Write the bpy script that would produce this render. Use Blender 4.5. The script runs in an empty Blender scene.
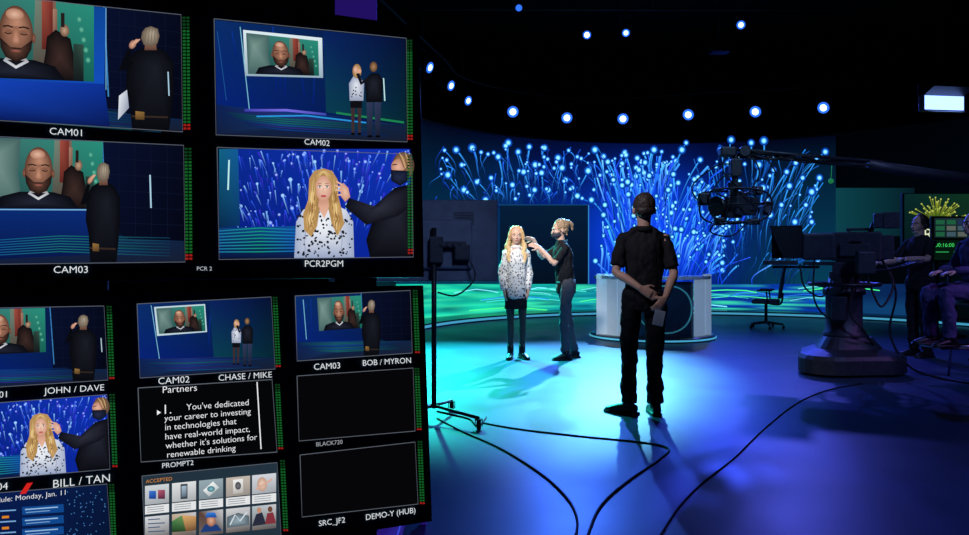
import bpy, bmesh, math, random
from mathutils import Vector as V, Matrix, noise
random.seed(7)
R = math.radians
F, CX, HY, H = 760.0, 484.5, 260.0, 1.25
SC = bpy.context.scene
COL = SC.collection
ZOOM = (484.5, 267.5, 1.0)
try:
    SC.view_settings.view_transform = 'Standard'
except Exception:
    pass
def P(px, py, Y): return V(((px-CX)*Y/F, Y, H+(HY-py)*Y/F))
def G(px, py, z=0.0):
    Y = (H-z)*F/(py-HY); return V(((px-CX)*Y/F, Y, z))
def lin(c): c = c/255.0; return c/12.92 if c < .04045 else ((c+.055)/1.055)**2.4
def C(r, g, b): return (lin(r), lin(g), lin(b), 1.0)

# ------------------------------------------------------------------ materials
def mat(name, col, rough=.6, metal=0.0, var=.25, scale=12, bump=0.0, emit=None, es=0.0, spec=.5, trans=0.0, alpha=1.0):
    m = bpy.data.materials.new(name); m.use_nodes = True
    nt = m.node_tree; b = nt.nodes['Principled BSDF']
    tc = nt.nodes.new('ShaderNodeTexCoord'); nz = nt.nodes.new('ShaderNodeTexNoise')
    nz.inputs['Scale'].default_value = scale; nz.inputs['Detail'].default_value = 4
    nt.links.new(tc.outputs['Object'], nz.inputs['Vector'])
    rp = nt.nodes.new('ShaderNodeValToRGB')
    c = col if len(col) == 4 else (*col, 1)
    rp.color_ramp.elements[0].position = .3; rp.color_ramp.elements[1].position = .7
    rp.color_ramp.elements[0].color = (c[0]*(1-var), c[1]*(1-var), c[2]*(1-var), 1)
    rp.color_ramp.elements[1].color = (min(1, c[0]*(1+var)), min(1, c[1]*(1+var)), min(1, c[2]*(1+var)), 1)
    nt.links.new(nz.outputs['Fac'], rp.inputs['Fac']); nt.links.new(rp.outputs['Color'], b.inputs['Base Color'])
    b.inputs['Roughness'].default_value = rough; b.inputs['Metallic'].default_value = metal
    b.inputs['Specular IOR Level'].default_value = spec
    b.inputs['Transmission Weight'].default_value = trans; b.inputs['Alpha'].default_value = alpha
    if bump:
        bp = nt.nodes.new('ShaderNodeBump'); bp.inputs['Strength'].default_value = bump; bp.inputs['Distance'].default_value = .01
        nt.links.new(nz.outputs['Fac'], bp.inputs['Height']); nt.links.new(bp.outputs['Normal'], b.inputs['Normal'])
    if emit:
        b.inputs['Emission Color'].default_value = (*emit[:3], 1); b.inputs['Emission Strength'].default_value = es
    return m
def image_mat(name, strength, rough=.45, spec=.2):
    m = bpy.data.materials.new(name); m.use_nodes = True
    nt = m.node_tree; b = nt.nodes['Principled BSDF']
    a = nt.nodes.new('ShaderNodeAttribute'); a.attribute_name = 'Col'
    b.inputs['Base Color'].default_value = (.004, .004, .006, 1)
    b.inputs['Roughness'].default_value = rough; b.inputs['Specular IOR Level'].default_value = spec
    nt.links.new(a.outputs['Color'], b.inputs['Emission Color']); b.inputs['Emission Strength'].default_value = strength
    return m
M = {}
M['black'] = mat('black_plastic', (.012, .012, .016), .42, 0, .3, 30, .05)
M['blackmetal'] = mat('black_metal', (.014, .014, .018), .5, .2, .3, 30)
M['gear'] = mat('dark_gear_paint', (.034, .038, .050), .5, .1, .3, 25, .05)
M['greyback'] = mat('blue_sheen_dark_plastic', (.12, .15, .21), .5, 0, .2, 8, .05)  # dark plastic with its bluish sheen painted into the base colour
M['bezel'] = mat('bezel_plastic', (.022, .022, .027), .35, 0, .3, 30)
M['rubber'] = mat('rubber', (.012, .012, .012), .7, 0, .3, 30)
M['chrome'] = mat('brushed_steel', (.4, .4, .43), .3, 1, .1, 40)
M['purple'] = mat('purple_lit_steel', (.10, .05, .42), .5, .2, .2, 10, 0, (.06, .02, .45), .25)  # purple light painted into the steel's colour, plus a faint glow
M['white'] = mat('white_lacquer', (.70, .76, .82), .25, 0, .05, 5)
M['glass'] = mat('dark_glass', (.02, .05, .08), .08, 0, .2, 5)
M['img'] = image_mat('screen_picture', 1.0)
M['led'] = image_mat('led_wall_picture', 1.5, .6, .1)
M['skin'] = mat('skin_light', (.66, .41, .31), .5, 0, .06, 20)
M['skin2'] = mat('skin_tan', (.52, .31, .23), .5, 0, .08, 20)
M['blond'] = mat('blond_hair', (.66, .43, .20), .5, 0, .45, 60, .3)
M['brownhair'] = mat('sandy_brown_hair', (.36, .23, .13), .55, 0, .35, 60, .3)
M['darkhair'] = mat('dark_hair', (.055, .040, .034), .55, 0, .4, 60, .3)
M['blackcloth'] = mat('black_cloth', (.014, .014, .018), .85, 0, .3, 60, .15, spec=.2)
M['trouser'] = mat('black_trouser_cloth', (.011, .011, .016), .8, 0, .3, 60, .15, spec=.2)
M['jeans'] = mat('grey_denim', (.12, .125, .15), .8, 0, .15, 80, .2, spec=.2)
M['leather'] = mat('black_leather', (.01, .01, .012), .4, 0, .3, 40)
M['tights'] = mat('sheer_black_tights', (.08, .052, .046), .6, 0, .2, 40)
M['eyew'] = mat('eye_white', (.8, .8, .8), .3, 0, .02, 5)
M['iris'] = mat('eye_iris', (.03, .04, .06), .2, 0, .1, 50)
M['lips'] = mat('lips', (.5, .16, .15), .4, 0, .05, 30)
M['mask'] = mat('face_mask_cloth', (.03, .035, .06), .8, 0, .1, 40)
M['paper'] = mat('pale_blue_paper', (.55, .68, .82), .7, 0, .06, 20)
M['purplelitcloth'] = mat('violet_lit_grey_cloth', (.07, .05, .16), .85, 0, .25, 50, .2)  # grey cloth with violet light painted into its colour
M['chairfab'] = mat('grey_mesh_fabric', (.12, .15, .19), .8, 0, .2, 90, .2)
M['wall'] = mat('black_painted_wall', (.005, .005, .008), .9, 0, .3, 2, .05, spec=.1)
M['drape'] = mat('dark_navy_panel', (.02, .018, .045), .85, 0, .3, 3, .1, spec=.1)
M['pipe'] = mat('black_pipe', (.008, .008, .012), .6, .2, .2, 10)
M['lampblue'] = mat('lamp_lens_blue', (.02, .05, .5), .4, 0, .02, 3, 0, (.03, .16, 1.0), 1.2)
M['lampwhite'] = mat('lamp_lens_white', (.5, .7, 1), .4, 0, .02, 3, 0, (.40, .70, 1.0), 4)
M['lampwarm'] = mat('lamp_lens_warm', (.9, .85, .7), .4, 0, .02, 3, 0, (1.0, .92, .75), 5)
M['cyan'] = mat('cyan_strip_light', (.1, .5, .7), .4, 0, .02, 3, 0, (.08, .45, .70), .7)
M['platform'] = mat('stage_platform', (.03, .05, .08), .25, 0, .3, 3)
M['teal'] = mat('teal_glow', (.05, .3, .35), .3, 0, .3, 3, 0, (.03, .20, .27), .45)
M['deskwhite'] = mat('frosted_desk_panel', (.50, .58, .66), .2, .1, .06, 3, 0, (.28, .42, .58), .42)  # emission added to brighten the frosted panels
def blouse():
    m = mat('spotted_blouse', (.8, .8, .8), .75)
    nt = m.node_tree; b = nt.nodes['Principled BSDF']
    tc = nt.nodes.new('ShaderNodeTexCoord'); vo = nt.nodes.new('ShaderNodeTexVoronoi'); vo.inputs['Scale'].default_value = 36
    nt.links.new(tc.outputs['Object'], vo.inputs['Vector'])
    r = nt.nodes.new('ShaderNodeValToRGB'); r.color_ramp.elements[0].color = (.05, .05, .06, 1); r.color_ramp.elements[1].color = (.72, .72, .72, 1)
    r.color_ramp.elements[0].position = .30; r.color_ramp.elements[1].position = .40
    nt.links.new(vo.outputs['Distance'], r.inputs['Fac']); nt.links.new(r.outputs['Color'], b.inputs['Base Color'])
    return m
M['blouse'] = blouse()
def floor_mat():
    m = mat('polished_studio_floor', (.026, .052, .125), .3, 0, .18, .7, spec=.4)
    nt = m.node_tree; b = nt.nodes['Principled BSDF']
    tc = nt.nodes.new('ShaderNodeTexCoord'); nz = nt.nodes.new('ShaderNodeTexNoise'); nz.inputs['Scale'].default_value = 1.3; nz.inputs['Detail'].default_value = 8
    nt.links.new(tc.outputs['Object'], nz.inputs['Vector'])
    mr = nt.nodes.new('ShaderNodeMapRange'); mr.inputs['To Min'].default_value = .30; mr.inputs['To Max'].default_value = .48
    nt.links.new(nz.outputs['Fac'], mr.inputs['Value']); nt.links.new(mr.outputs['Result'], b.inputs['Roughness'])
    return m
M['floor'] = floor_mat()

# ------------------------------------------------------------------ object helpers
ROOTM = {}
def tag(o, label, cat, group=None):
    o['label'] = label; o['category'] = cat
    if group: o['group'] = group
    return o
def thing(name, label, cat, loc=(0, 0, 0), rotz=0.0, group=None):
    o = bpy.data.objects.new(name, None); COL.objects.link(o); o.empty_display_size = .1
    o.location = loc; o.rotation_euler = (0, 0, rotz)
    ROOTM[o.name] = Matrix.Translation(V(loc)) @ Matrix.Rotation(rotz, 4, 'Z')
    return tag(o, label, cat, group)
def obj(name, bm, mats, parent=None, smooth=False, world=False):
    if world and parent:
        r = parent
        while r.parent: r = r.parent
        bm.transform(ROOTM[r.name].inverted())
    me = bpy.data.meshes.new(name); bm.normal_update(); bm.to_mesh(me); bm.free()
    if not isinstance(mats, (list, tuple)): mats = [mats]
    for m in mats: me.materials.append(m)
    if smooth:
        me.polygons.foreach_set('use_smooth', [True]*len(me.polygons))
    o = bpy.data.objects.new(name, me); COL.objects.link(o)
    if parent: o.parent = parent
    return o
def struct(name, bm, m, parent=None):
    o = obj(name, bm, m, parent)
    o['kind'] = 'structure'; return o
def NB(): return bmesh.new()
def box(bm, c, s, bev=0.0, rot=None, mi=0):
    r = bmesh.ops.create_cube(bm, size=1.0)
    vs = r['verts']
    for v in vs: v.co = V((v.co.x*s[0], v.co.y*s[1], v.co.z*s[2]))
    fs = set(f for v in vs for f in v.link_faces)
    if bev:
        es = list(set(e for v in vs for e in v.link_edges))
        q = bmesh.ops.bevel(bm, geom=es, offset=bev, segments=2, affect='EDGES', profile=.5)
        vs = list(set([v for f in q['faces'] for v in f.verts]) | set(v for v in vs if v.is_valid))
        fs = set(f for v in vs for f in v.link_faces)
    Mx = Matrix.Translation(V(c))
    if rot is not None: Mx = Mx @ rot.to_4x4()
    for v in vs: v.co = Mx @ v.co
    for f in fs: f.material_index = mi
def catmull(pts, k=4):
    pts = [V(p) for p in pts]; n = len(pts); out = []
    for i in range(n-1):
        p0 = pts[max(i-1, 0)]; p1 = pts[i]; p2 = pts[i+1]; p3 = pts[min(i+2, n-1)]
        for j in range(k):
            t = j/k
            out.append(.5*((2*p1)+(p2-p0)*t+(2*p0-5*p1+4*p2-p3)*t*t+(3*p1-p0-3*p2+p3)*t**3))
    out.append(pts[-1]); return out
def loft(bm, pts, rad, side=(1, 0, 0), seg=16, k=1, mi=0, cap=True):
    pts = [V(p) for p in pts]
    rad = [(r, r) if not isinstance(r, (tuple, list)) else r for r in rad]
    if k > 1:
        rr = catmull([V((a, b, 0)) for a, b in rad], k); pts = catmull(pts, k); rad = [(max(.001, q.x), max(.001, q.y)) for q in rr]
    side = V(side); rings = []; n = len(pts)
    for i in range(n):
        t = (pts[min(i+1, n-1)]-pts[max(i-1, 0)]).normalized()
        s = side - t*side.dot(t)
        if s.length < .05:
            s = t.orthogonal()
        s.normalize(); f = t.cross(s)
        rings.append([bm.verts.new(pts[i]+s*(rad[i][0]*math.cos(2*math.pi*j/seg))+f*(rad[i][1]*math.sin(2*math.pi*j/seg))) for j in range(seg)])
        side = s
    for i in range(n-1):
        for j in range(seg):
            f = bm.faces.new((rings[i][j], rings[i][(j+1) % seg], rings[i+1][(j+1) % seg], rings[i+1][j])); f.material_index = mi; f.smooth = True
    if cap:
        f = bm.faces.new(list(reversed(rings[0]))); f.material_index = mi
        f = bm.faces.new(rings[-1]); f.material_index = mi
def tube(bm, pts, r, seg=8, k=1, mi=0):
    if k > 1: pts = catmull(pts, k)
    d = (V(pts[1])-V(pts[0])); s = d.orthogonal() if d.length > 1e-6 else V((1, 0, 0))
    loft(bm, pts, [r]*len(pts), s, seg, 1, mi)
def ell(bm, c, r, rot=None, seg=16, mi=0):
    nv = max(6, seg*2//3); Mx = Matrix.Translation(V(c))
    if rot is not None: Mx = Mx @ rot.to_4x4()
    Mx = Mx @ Matrix.Diagonal((r[0], r[1], r[2], 1)); rings = []
    topv = bm.verts.new(Mx @ V((0, 0, 1))); botv = bm.verts.new(Mx @ V((0, 0, -1)))
    for i in range(1, nv):
        ph = math.pi*i/nv
        rings.append([bm.verts.new(Mx @ V((math.sin(ph)*math.cos(2*math.pi*j/seg), math.sin(ph)*math.sin(2*math.pi*j/seg), math.cos(ph)))) for j in range(seg)])
    fs = []
    for j in range(seg):
        fs.append(bm.faces.new((topv, rings[0][j], rings[0][(j+1) % seg]))); fs.append(bm.faces.new((botv, rings[-1][(j+1) % seg], rings[-1][j])))
        for i in range(len(rings)-1): fs.append(bm.faces.new((rings[i][j], rings[i+1][j], rings[i+1][(j+1) % seg], rings[i][(j+1) % seg])))
    for f in fs: f.material_index = mi; f.smooth = True
def lathe(bm, prof, c=(0, 0, 0), seg=24, Mx=None, mi=0):
    T = Matrix.Translation(V(c))
    if Mx is not None: T = T @ Mx.to_4x4()
    rings = []
    for r, z in prof:
        rings.append([bm.verts.new(T @ V((max(r, 1e-4)*math.cos(2*math.pi*j/seg), max(r, 1e-4)*math.sin(2*math.pi*j/seg), z))) for j in range(seg)])
    for i in range(len(prof)-1):
        for j in range(seg):
            f = bm.faces.new((rings[i][j], rings[i][(j+1) % seg], rings[i+1][(j+1) % seg], rings[i+1][j])); f.material_index = mi
    f = bm.faces.new(list(reversed(rings[0]))); f.material_index = mi
    f = bm.faces.new(rings[-1]); f.material_index = mi
def look(d, up=V((0, 0, 1))):
    return V(d).normalized().to_track_quat('Z', 'Y').to_matrix()
def bake(o, voxel=None, amp=0.0, nscale=8.0, smooth_it=0, stretch=(1, 1, 1)):
    if voxel:
        m = o.modifiers.new('r', 'REMESH'); m.mode = 'VOXEL'; m.voxel_size = voxel; m.use_smooth_shade = True
    if smooth_it:
        s = o.modifiers.new('s', 'SMOOTH'); s.factor = .5; s.iterations = smooth_it
    dg = bpy.context.evaluated_depsgraph_get(); dg.update()
    me = bpy.data.meshes.new_from_object(o.evaluated_get(dg)); o.modifiers.clear()
    mats = list(o.data.materials); o.data = me
    if not me.materials:
        for q in mats: me.materials.append(q)
    if amp:
        ns = [v.normal.copy() for v in me.vertices]
        for v, n in zip(me.vertices, ns):
            p = V((v.co.x*stretch[0], v.co.y*stretch[1], v.co.z*stretch[2]))*nscale
            v.co += n*(noise.noise(p)*amp + noise.noise(p*2.3)*amp*.5)
    me.polygons.foreach_set('use_smooth', [True]*len(me.polygons))
    me.update()
    return o

# ------------------------------------------------------------------ flat picture canvas
def text_mesh(s):
    cu = bpy.data.curves.new('t', 'FONT'); cu.body = s; cu.resolution_u = 3; cu.offset = -.008
    o = bpy.data.objects.new('t', cu); COL.objects.link(o)
    dg = bpy.context.evaluated_depsgraph_get(); dg.update()
    me = bpy.data.meshes.new_from_object(o.evaluated_get(dg))
    vs = [v.co.copy() for v in me.vertices]; fs = [tuple(p.vertices) for p in me.polygons]
    bpy.data.objects.remove(o); bpy.data.meshes.remove(me); bpy.data.curves.remove(cu)
    return vs, fs
class Canvas:
    def __init__(s, mapf, step=2e-5, z0=0.0005, u=None):
        s.m = mapf; s.step = step; s.z = z0; s.bm = NB(); s.cl = s.bm.loops.layers.float_color.new('Col'); s.T = None; s.u = u
    def pt(s, x, y):
        if s.T: x, y = s.T(x, y)
        p, n = s.m(x, y); return p+n*s.z
    def face(s, vs, cols):
        try: f = s.bm.faces.new(vs)
        except ValueError: return
        for l, c in zip(f.loops, cols): l[s.cl] = c
    def poly(s, pts, col):
        vs = [s.bm.verts.new(s.pt(*p)) for p in pts]
        cols = col if isinstance(col, list) else [col]*len(vs)
        s.face(vs, cols); s.z += s.step
    def fan(s, pts, ctr, cin, cout):
        vs = [s.bm.verts.new(s.pt(*p)) for p in pts]; m = s.bm.verts.new(s.pt(*ctr)); n = len(vs)
        co = cout if isinstance(cout, list) else [cout]*n
        for i in range(n): s.face([vs[i], vs[(i+1) % n], m], [co[i], co[(i+1) % n], cin])
        s.z += s.step
    def rect(s, x0, y0, x1, y1, col): s.poly([(x0, y0), (x0, y1), (x1, y1), (x1, y0)], col)
    def epts(s, cx, cy, rx, ry, n, a):
        ca, sa = math.cos(R(a)), math.sin(R(a)); out = []
        for i in range(n):
            t = -2*math.pi*i/n; X = rx*math.cos(t); Yy = ry*math.sin(t); out.append((cx+X*ca-Yy*sa, cy+X*sa+Yy*ca))
        return out
    def ell(s, cx, cy, rx, ry, col, n=20, a=0): s.poly(s.epts(cx, cy, rx, ry, n, a), col)
    def sell(s, cx, cy, rx, ry, cin, cout, ox=0, oy=0, n=24, a=0): s.fan(s.epts(cx, cy, rx, ry, n, a), (cx+ox*rx, cy+oy*ry), cin, cout)
    def line(s, pts, w, col, nz=True):
        n = len(pts); L = []; Rr = []
        for i in range(n):
            a = pts[max(i-1, 0)]; b = pts[min(i+1, n-1)]
            dx, dy = b[0]-a[0], b[1]-a[1]; l = math.hypot(dx, dy) or 1
            ww = w[i] if isinstance(w, list) else w
            nx, ny = -dy/l*ww/2, dx/l*ww/2
            L.append(s.bm.verts.new(s.pt(pts[i][0]+nx, pts[i][1]+ny))); Rr.append(s.bm.verts.new(s.pt(pts[i][0]-nx, pts[i][1]-ny)))
        for i in range(n-1):
            c0, c1 = (col[i], col[i+1]) if isinstance(col, list) else (col, col)
            s.face([L[i], L[i+1], Rr[i+1], Rr[i]], [c0, c1, c1, c0])
        if nz: s.z += s.step
    def text(s, st, cx, cy, w, col, squash=1.0):
        vs, fs = text_mesh(st)
        if not vs: return
        A = s.pt(cx-w/2, cy); B = s.pt(cx+w/2, cy); p, n = s.m(*(s.T(cx, cy) if s.T else (cx, cy)))
        r = s.u.copy() if s.u else (B-A).normalized(); up = n.cross(r); mid = s.pt(cx, cy)
        x0 = min(v.x for v in vs); x1 = max(v.x for v in vs); L = (B-A).length; k = L/(x1-x0); A = mid-r*L/2
        bv = [s.bm.verts.new(A+r*((v.x-x0)*k)+up*((v.y-.35)*k*squash)) for v in vs]
        for f in fs: s.face([bv[i] for i in f], [col]*len(f))
        s.z += s.step
def mix(a, b, t): return tuple(a[i]*(1-t)+b[i]*t for i in range(4))
def quadmap(src, q):
    def f(x, y):
        u = (x-src[0])/(src[2]-src[0]); v = (y-src[1])/(src[3]-src[1])
        a = (q[0][0]*(1-u)+q[1][0]*u, q[0][1]*(1-u)+q[1][1]*u); b = (q[3][0]*(1-u)+q[2][0]*u, q[3][1]*(1-u)+q[2][1]*u)
        return a[0]*(1-v)+b[0]*v, a[1]*(1-v)+b[1]*v
    return f

# ------------------------------------------------------------------ camera
cd = bpy.data.cameras.new('camera'); cam = bpy.data.objects.new('camera', cd); COL.objects.link(cam)
cam.location = (0, 0, H); cam.rotation_euler = (R(90), 0, 0)
zx, zy, zk = ZOOM
cd.sensor_width = 36; cd.lens = 36*F/969*zk; cd.shift_x = (zx-CX)*zk/969; cd.shift_y = -(zy-HY)*zk/969; cd.clip_start = .05
SC.camera = cam

# ------------------------------------------------------------------ room shell
def slab(x0, y0, z0, x1, y1, z1):
    bm = NB(); box(bm, ((x0+x1)/2, (y0+y1)/2, (z0+z1)/2), (x1-x0, y1-y0, z1-z0)); return bm
struct('floor', slab(-8, -3, -.1, 13, 21, 0), M['floor'])
struct('ceiling', slab(-8, -3, 6.6, 13, 21, 6.7), M['wall'])
struct('wall_left', slab(-8.1, -3, 0, -8, 21, 6.6), M['wall'])
struct('wall_right', slab(13, -3, 0, 13.1, 21, 6.6), M['wall'])
struct('wall_back', slab(-8, 21, 0, 13, 21.1, 6.6), M['wall'])
struct('wall_front', slab(-8, -3.1, 0, 13, -3, 6.6), M['wall'])

# ------------------------------------------------------------------ LED wall
WC = V((4.07, 11.82)); WR = 6.19
def wallhit(px, rad=WR):
    dx = (px-CX)/F; a = dx*dx+1; b = -2*(dx*WC.x+WC.y); c = WC.length_squared-rad*rad
    t = (-b+math.sqrt(max(0, b*b-4*a*c)))/(2*a); return t
def wallmap(px, py):
    Y = wallhit(px); p = P(px, py, Y); n = V((WC.x-p.x, WC.y-p.y, 0)).normalized(); return p+n*.02, n
led = thing('video_wall', 'huge curved video wall glowing with blue strands and bright dots behind the stage', 'video wall', (WC.x, WC.y+WR, 0))
def arcbox(bm, c, r0, r1, a0, a1, z0, z1, n, mi=0):
    R_ = []
    for i in range(n+1):
        a = a0+(a1-a0)*i/n; ca, sa = math.cos(a), math.sin(a)
        R_.append([bm.verts.new((c[0]+r*ca, c[1]+r*sa, z)) for r, z in ((r0, z0), (r1, z0), (r1, z1), (r0, z1))])
    full = abs(abs(a1-a0)-2*math.pi) < 1e-4
    for i in range(n):
        for j in range(4):
            f = bm.faces.new((R_[i][j], R_[i][(j+1) % 4], R_[i+1][(j+1) % 4], R_[i+1][j])); f.material_index = mi
    if full: bmesh.ops.remove_doubles(bm, verts=bm.verts[:], dist=1e-5)
    else:
        for q in (R_[0], R_[-1]):
            f = bm.faces.new(q); f.material_index = mi
    bmesh.ops.recalc_face_normals(bm, faces=bm.faces[:])
bm = NB(); arcbox(bm, WC, WR, WR+.25, R(165), R(15), 0, 4.05, 60)
obj('cabinet_shell', bm, M['black'], led, world=True)
c = Canvas(wallmap, 1.5e-4, .002)
def bgc(u, v):
    x = 395+u*441; b = C(3, 16, 62)
    g = math.exp(-((x-648)/66)**2)*math.exp(-((v-.66)/.38)**2)
    col = mix(C(1, 2, 9), b, .08+.5*v)
    col = mix(col, C(8, 62, 215), min(1, g*1.0))
    g2 = math.exp(-((x-545)/60)**2)*math.exp(-((v-.45)/.3)**2); col = mix(col, C(4, 34, 120), min(1, g2*.5))
    if x < 520: col = mix(col, C(4, 60, 84), .55*v)
    if x > 715: col = mix(col, C(5, 56, 76), .75*v*min(1, (x-715)/80))
    return col
def top(px): return HY-(4.0-H)*F/wallhit(px)
def wallgrid(x0, x1, t0, t1, nx, ny, fc):
    g = []
    for i in range(nx+1):
        x = x0+(x1-x0)*i/nx; ya = t0(x); yb = t1(x)
        g.append([(x, ya+(yb-ya)*j/ny) for j in range(ny+1)])
    vs = [[c.bm.verts.new(c.pt(*q)) for q in r] for r in g]
    for i in range(nx):
        for j in range(ny):
            cs = [fc(a/nx, b/ny) for a, b in ((i, j), (i, j+1), (i+1, j+1), (i+1, j))]
            c.face([vs[i][j], vs[i][j+1], vs[i+1][j+1], vs[i+1][j]], cs)
    c.z += c.step
floor_y = lambda px: HY+(H-.02)*F/wallhit(px)
wallgrid(395, 836, top, lambda x: 284, 60, 16, bgc)
wallgrid(836, 915, lambda x: 188, lambda x: 236, 10, 4, lambda u, v: mix(C(8, 52, 60), C(3, 14, 20), min(1, u*.9)))
def vf(u, v):
    x = 395+u*441
    base = mix(C(16, 180, 150), C(5, 50, 150), min(1, max(0, (x-480)/220)))
    s = .5+.5*noise.noise(V((x*.03, v*9, 3)))
    gr = max(0, noise.noise(V((x*.02, v*14, 9))))
    col = mix(C(4, 30, 70), base, min(1, s*1.4))
    return mix(col, C(60, 225, 160), min(1, gr*1.3))
wallgrid(395, 836, lambda x: 284, floor_y, 110, 16, vf)
wallgrid(836, 930, lambda x: 284, floor_y, 10, 3, lambda u, v: C(6, 30, 70) if v < .5 else C(10, 50, 90))
rnd = random.Random(11)
for i in range(26):
    x = rnd.uniform(430, 820); y = rnd.uniform(288, 314); w = rnd.uniform(30, 90)
    q = [(x+w*k/6, y-4*math.sin(k/6*3)*rnd.uniform(.6, 1)) for k in range(7)]
    c.line(q, rnd.uniform(.4, 1.0), rnd.choice([C(60, 200, 190), C(40, 120, 220), C(70, 230, 120), C(120, 220, 240)]))
def strand(x0, y0, x1, y1, w, cA, cB, dot, z=0):
    n = 12; pts = []; cols = []; ws = []
    sway = rnd.uniform(-4, 4); ph = rnd.uniform(1.0, 2.2)
    for k in range(n+1):
        t = k/n
        x = x0+(x1-x0)*(.5*t+.5*t*t)+sway*math.sin(t*math.pi*ph)*(1-t*.5); y = y0+(y1-y0)*(1.2*t-.2*t*t)
        pts.append((x, y)); cols.append(mix(cA, cB, t**1.6)); ws.append(w*(.7+.5*t))
    c.line(pts, ws, cols, False)
    if dot:
        n = 10; e = pts[-1]
        for rr, ca, cb, dz in ((dot*1.8, C(24, 110, 220), C(4, 30, 110), .0004), (dot, C(170, 235, 255), C(50, 160, 240), .0009)):
            zz = c.z; c.z += dz; c.sell(e[0], e[1], rr, rr*1.05, ca, cb, n=n); c.z = zz
    c.z += 6e-6
for i in range(430):
    r_ = rnd.random()
    if r_ < .68: ex = rnd.gauss(652, 44); ey = rnd.uniform(150, 272); rx = 650+(ex-650)*rnd.uniform(.3, .9)+rnd.uniform(-16, 16)
    else: ex = rnd.uniform(690, 828); ey = rnd.uniform(146, 262); rx = ex+(735-ex)*rnd.uniform(.1, .7)
    if not 592 < ex < 830: continue
    near = r_ < .68
    y0 = min(284, ey+rnd.uniform(20, 64)); cc = rnd.choice([C(36, 110, 250), C(60, 150, 255), C(100, 190, 255), C(40, 80, 240), C(60, 170, 240)]) if near else rnd.choice([C(20, 90, 190), C(30, 120, 210), C(16, 70, 150)])
    strand(rx+(ex-rx)*.4, y0, ex, ey, rnd.uniform(.7, 1.8) if near else rnd.uniform(.5, 1.0), C(8, 50, 190) if near else C(3, 20, 66), cc, rnd.choice([0, 0, 1.1, 1.5, 2.1]) if near else rnd.choice([0, 0, 0, 1.0, 1.5]))
dots = [(455, 150), (461, 165), (470, 148), (497, 157), (503, 146), (508, 143), (519, 152), (511, 185), (527, 147), (523, 172), (534, 165), (545, 148), (548, 190), (533, 190), (541, 173), (556, 158), (561, 168),
        (566, 180), (572, 188), (578, 196), (587, 171), (591, 200), (595, 150), (603, 215), (612, 180), (607, 162), (627, 182), (640, 170), (655, 150), (680, 150), (686, 143), (668, 190), (700, 160), (721, 150), (752, 143), (764, 141), (757, 165), (762, 188), (773, 170), (786, 172), (796, 163),
        (790, 186), (803, 178), (807, 205), (812, 192), (820, 178), (824, 152), (783, 205), (770, 215), (795, 222), (811, 222), (739, 158), (730, 140), (745, 196), (463, 190), (476, 182), (486, 200), (490, 178), (447, 175), (815, 160)]
for (x, y) in dots:
    if x < 590: r0 = x+(545-x)*.2+rnd.uniform(-6, 6); y0 = min(208, y+rnd.uniform(26, 56))
    elif x < 720: r0 = 655+(x-655)*.6+rnd.uniform(-12, 12); y0 = y+rnd.uniform(50, 90)
    else: r0 = x+(750-x)*.35+rnd.uniform(-8, 8); y0 = y+rnd.uniform(36, 76)
    strand(r0, min(284, y0), x, y, rnd.uniform(.8, 1.5), C(3, 20, 80), C(50, 150, 240), rnd.uniform(1.8, 2.7))
for i in range(110):
    x = rnd.uniform(436, 600); y = rnd.uniform(146, 200)
    strand(x+rnd.uniform(-10, 14), min(208, y+rnd.uniform(12, 34)), x, y, rnd.uniform(.5, 1.0), C(2, 14, 60), rnd.choice([C(26, 90, 225), C(40, 130, 240), C(20, 60, 170)]), rnd.choice([0, 0, 0, 1.0, 1.5]))
c.z += .002
wallgrid(499, 588, lambda x: 205, lambda x: 284, 12, 4, lambda u, v: mix(C(4, 22, 44), C(2, 10, 24), v))
c.line([(588, 205), (588, 284)], 1.2, C(40, 110, 170)); c.line([(499, 205), (588, 205)], .8, C(16, 60, 100))
obj('screen_picture', c.bm, M['led'], led, world=True)
rs = thing('stage_riser', 'low curved platform with cyan glowing edge at the foot of the video wall', 'stage platform', (WC.x, WC.y+5.7, 0))
bm = NB(); arcbox(bm, WC, 5.45, 6.15, R(165), R(20), 0.0, .10, 60); obj('platform', bm, M['platform'], rs, world=True)
bm = NB(); arcbox(bm, WC, 5.42, 5.45, R(165), R(20), .03, .07, 60); obj('light_strip', bm, M['cyan'], rs, world=True)

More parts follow.
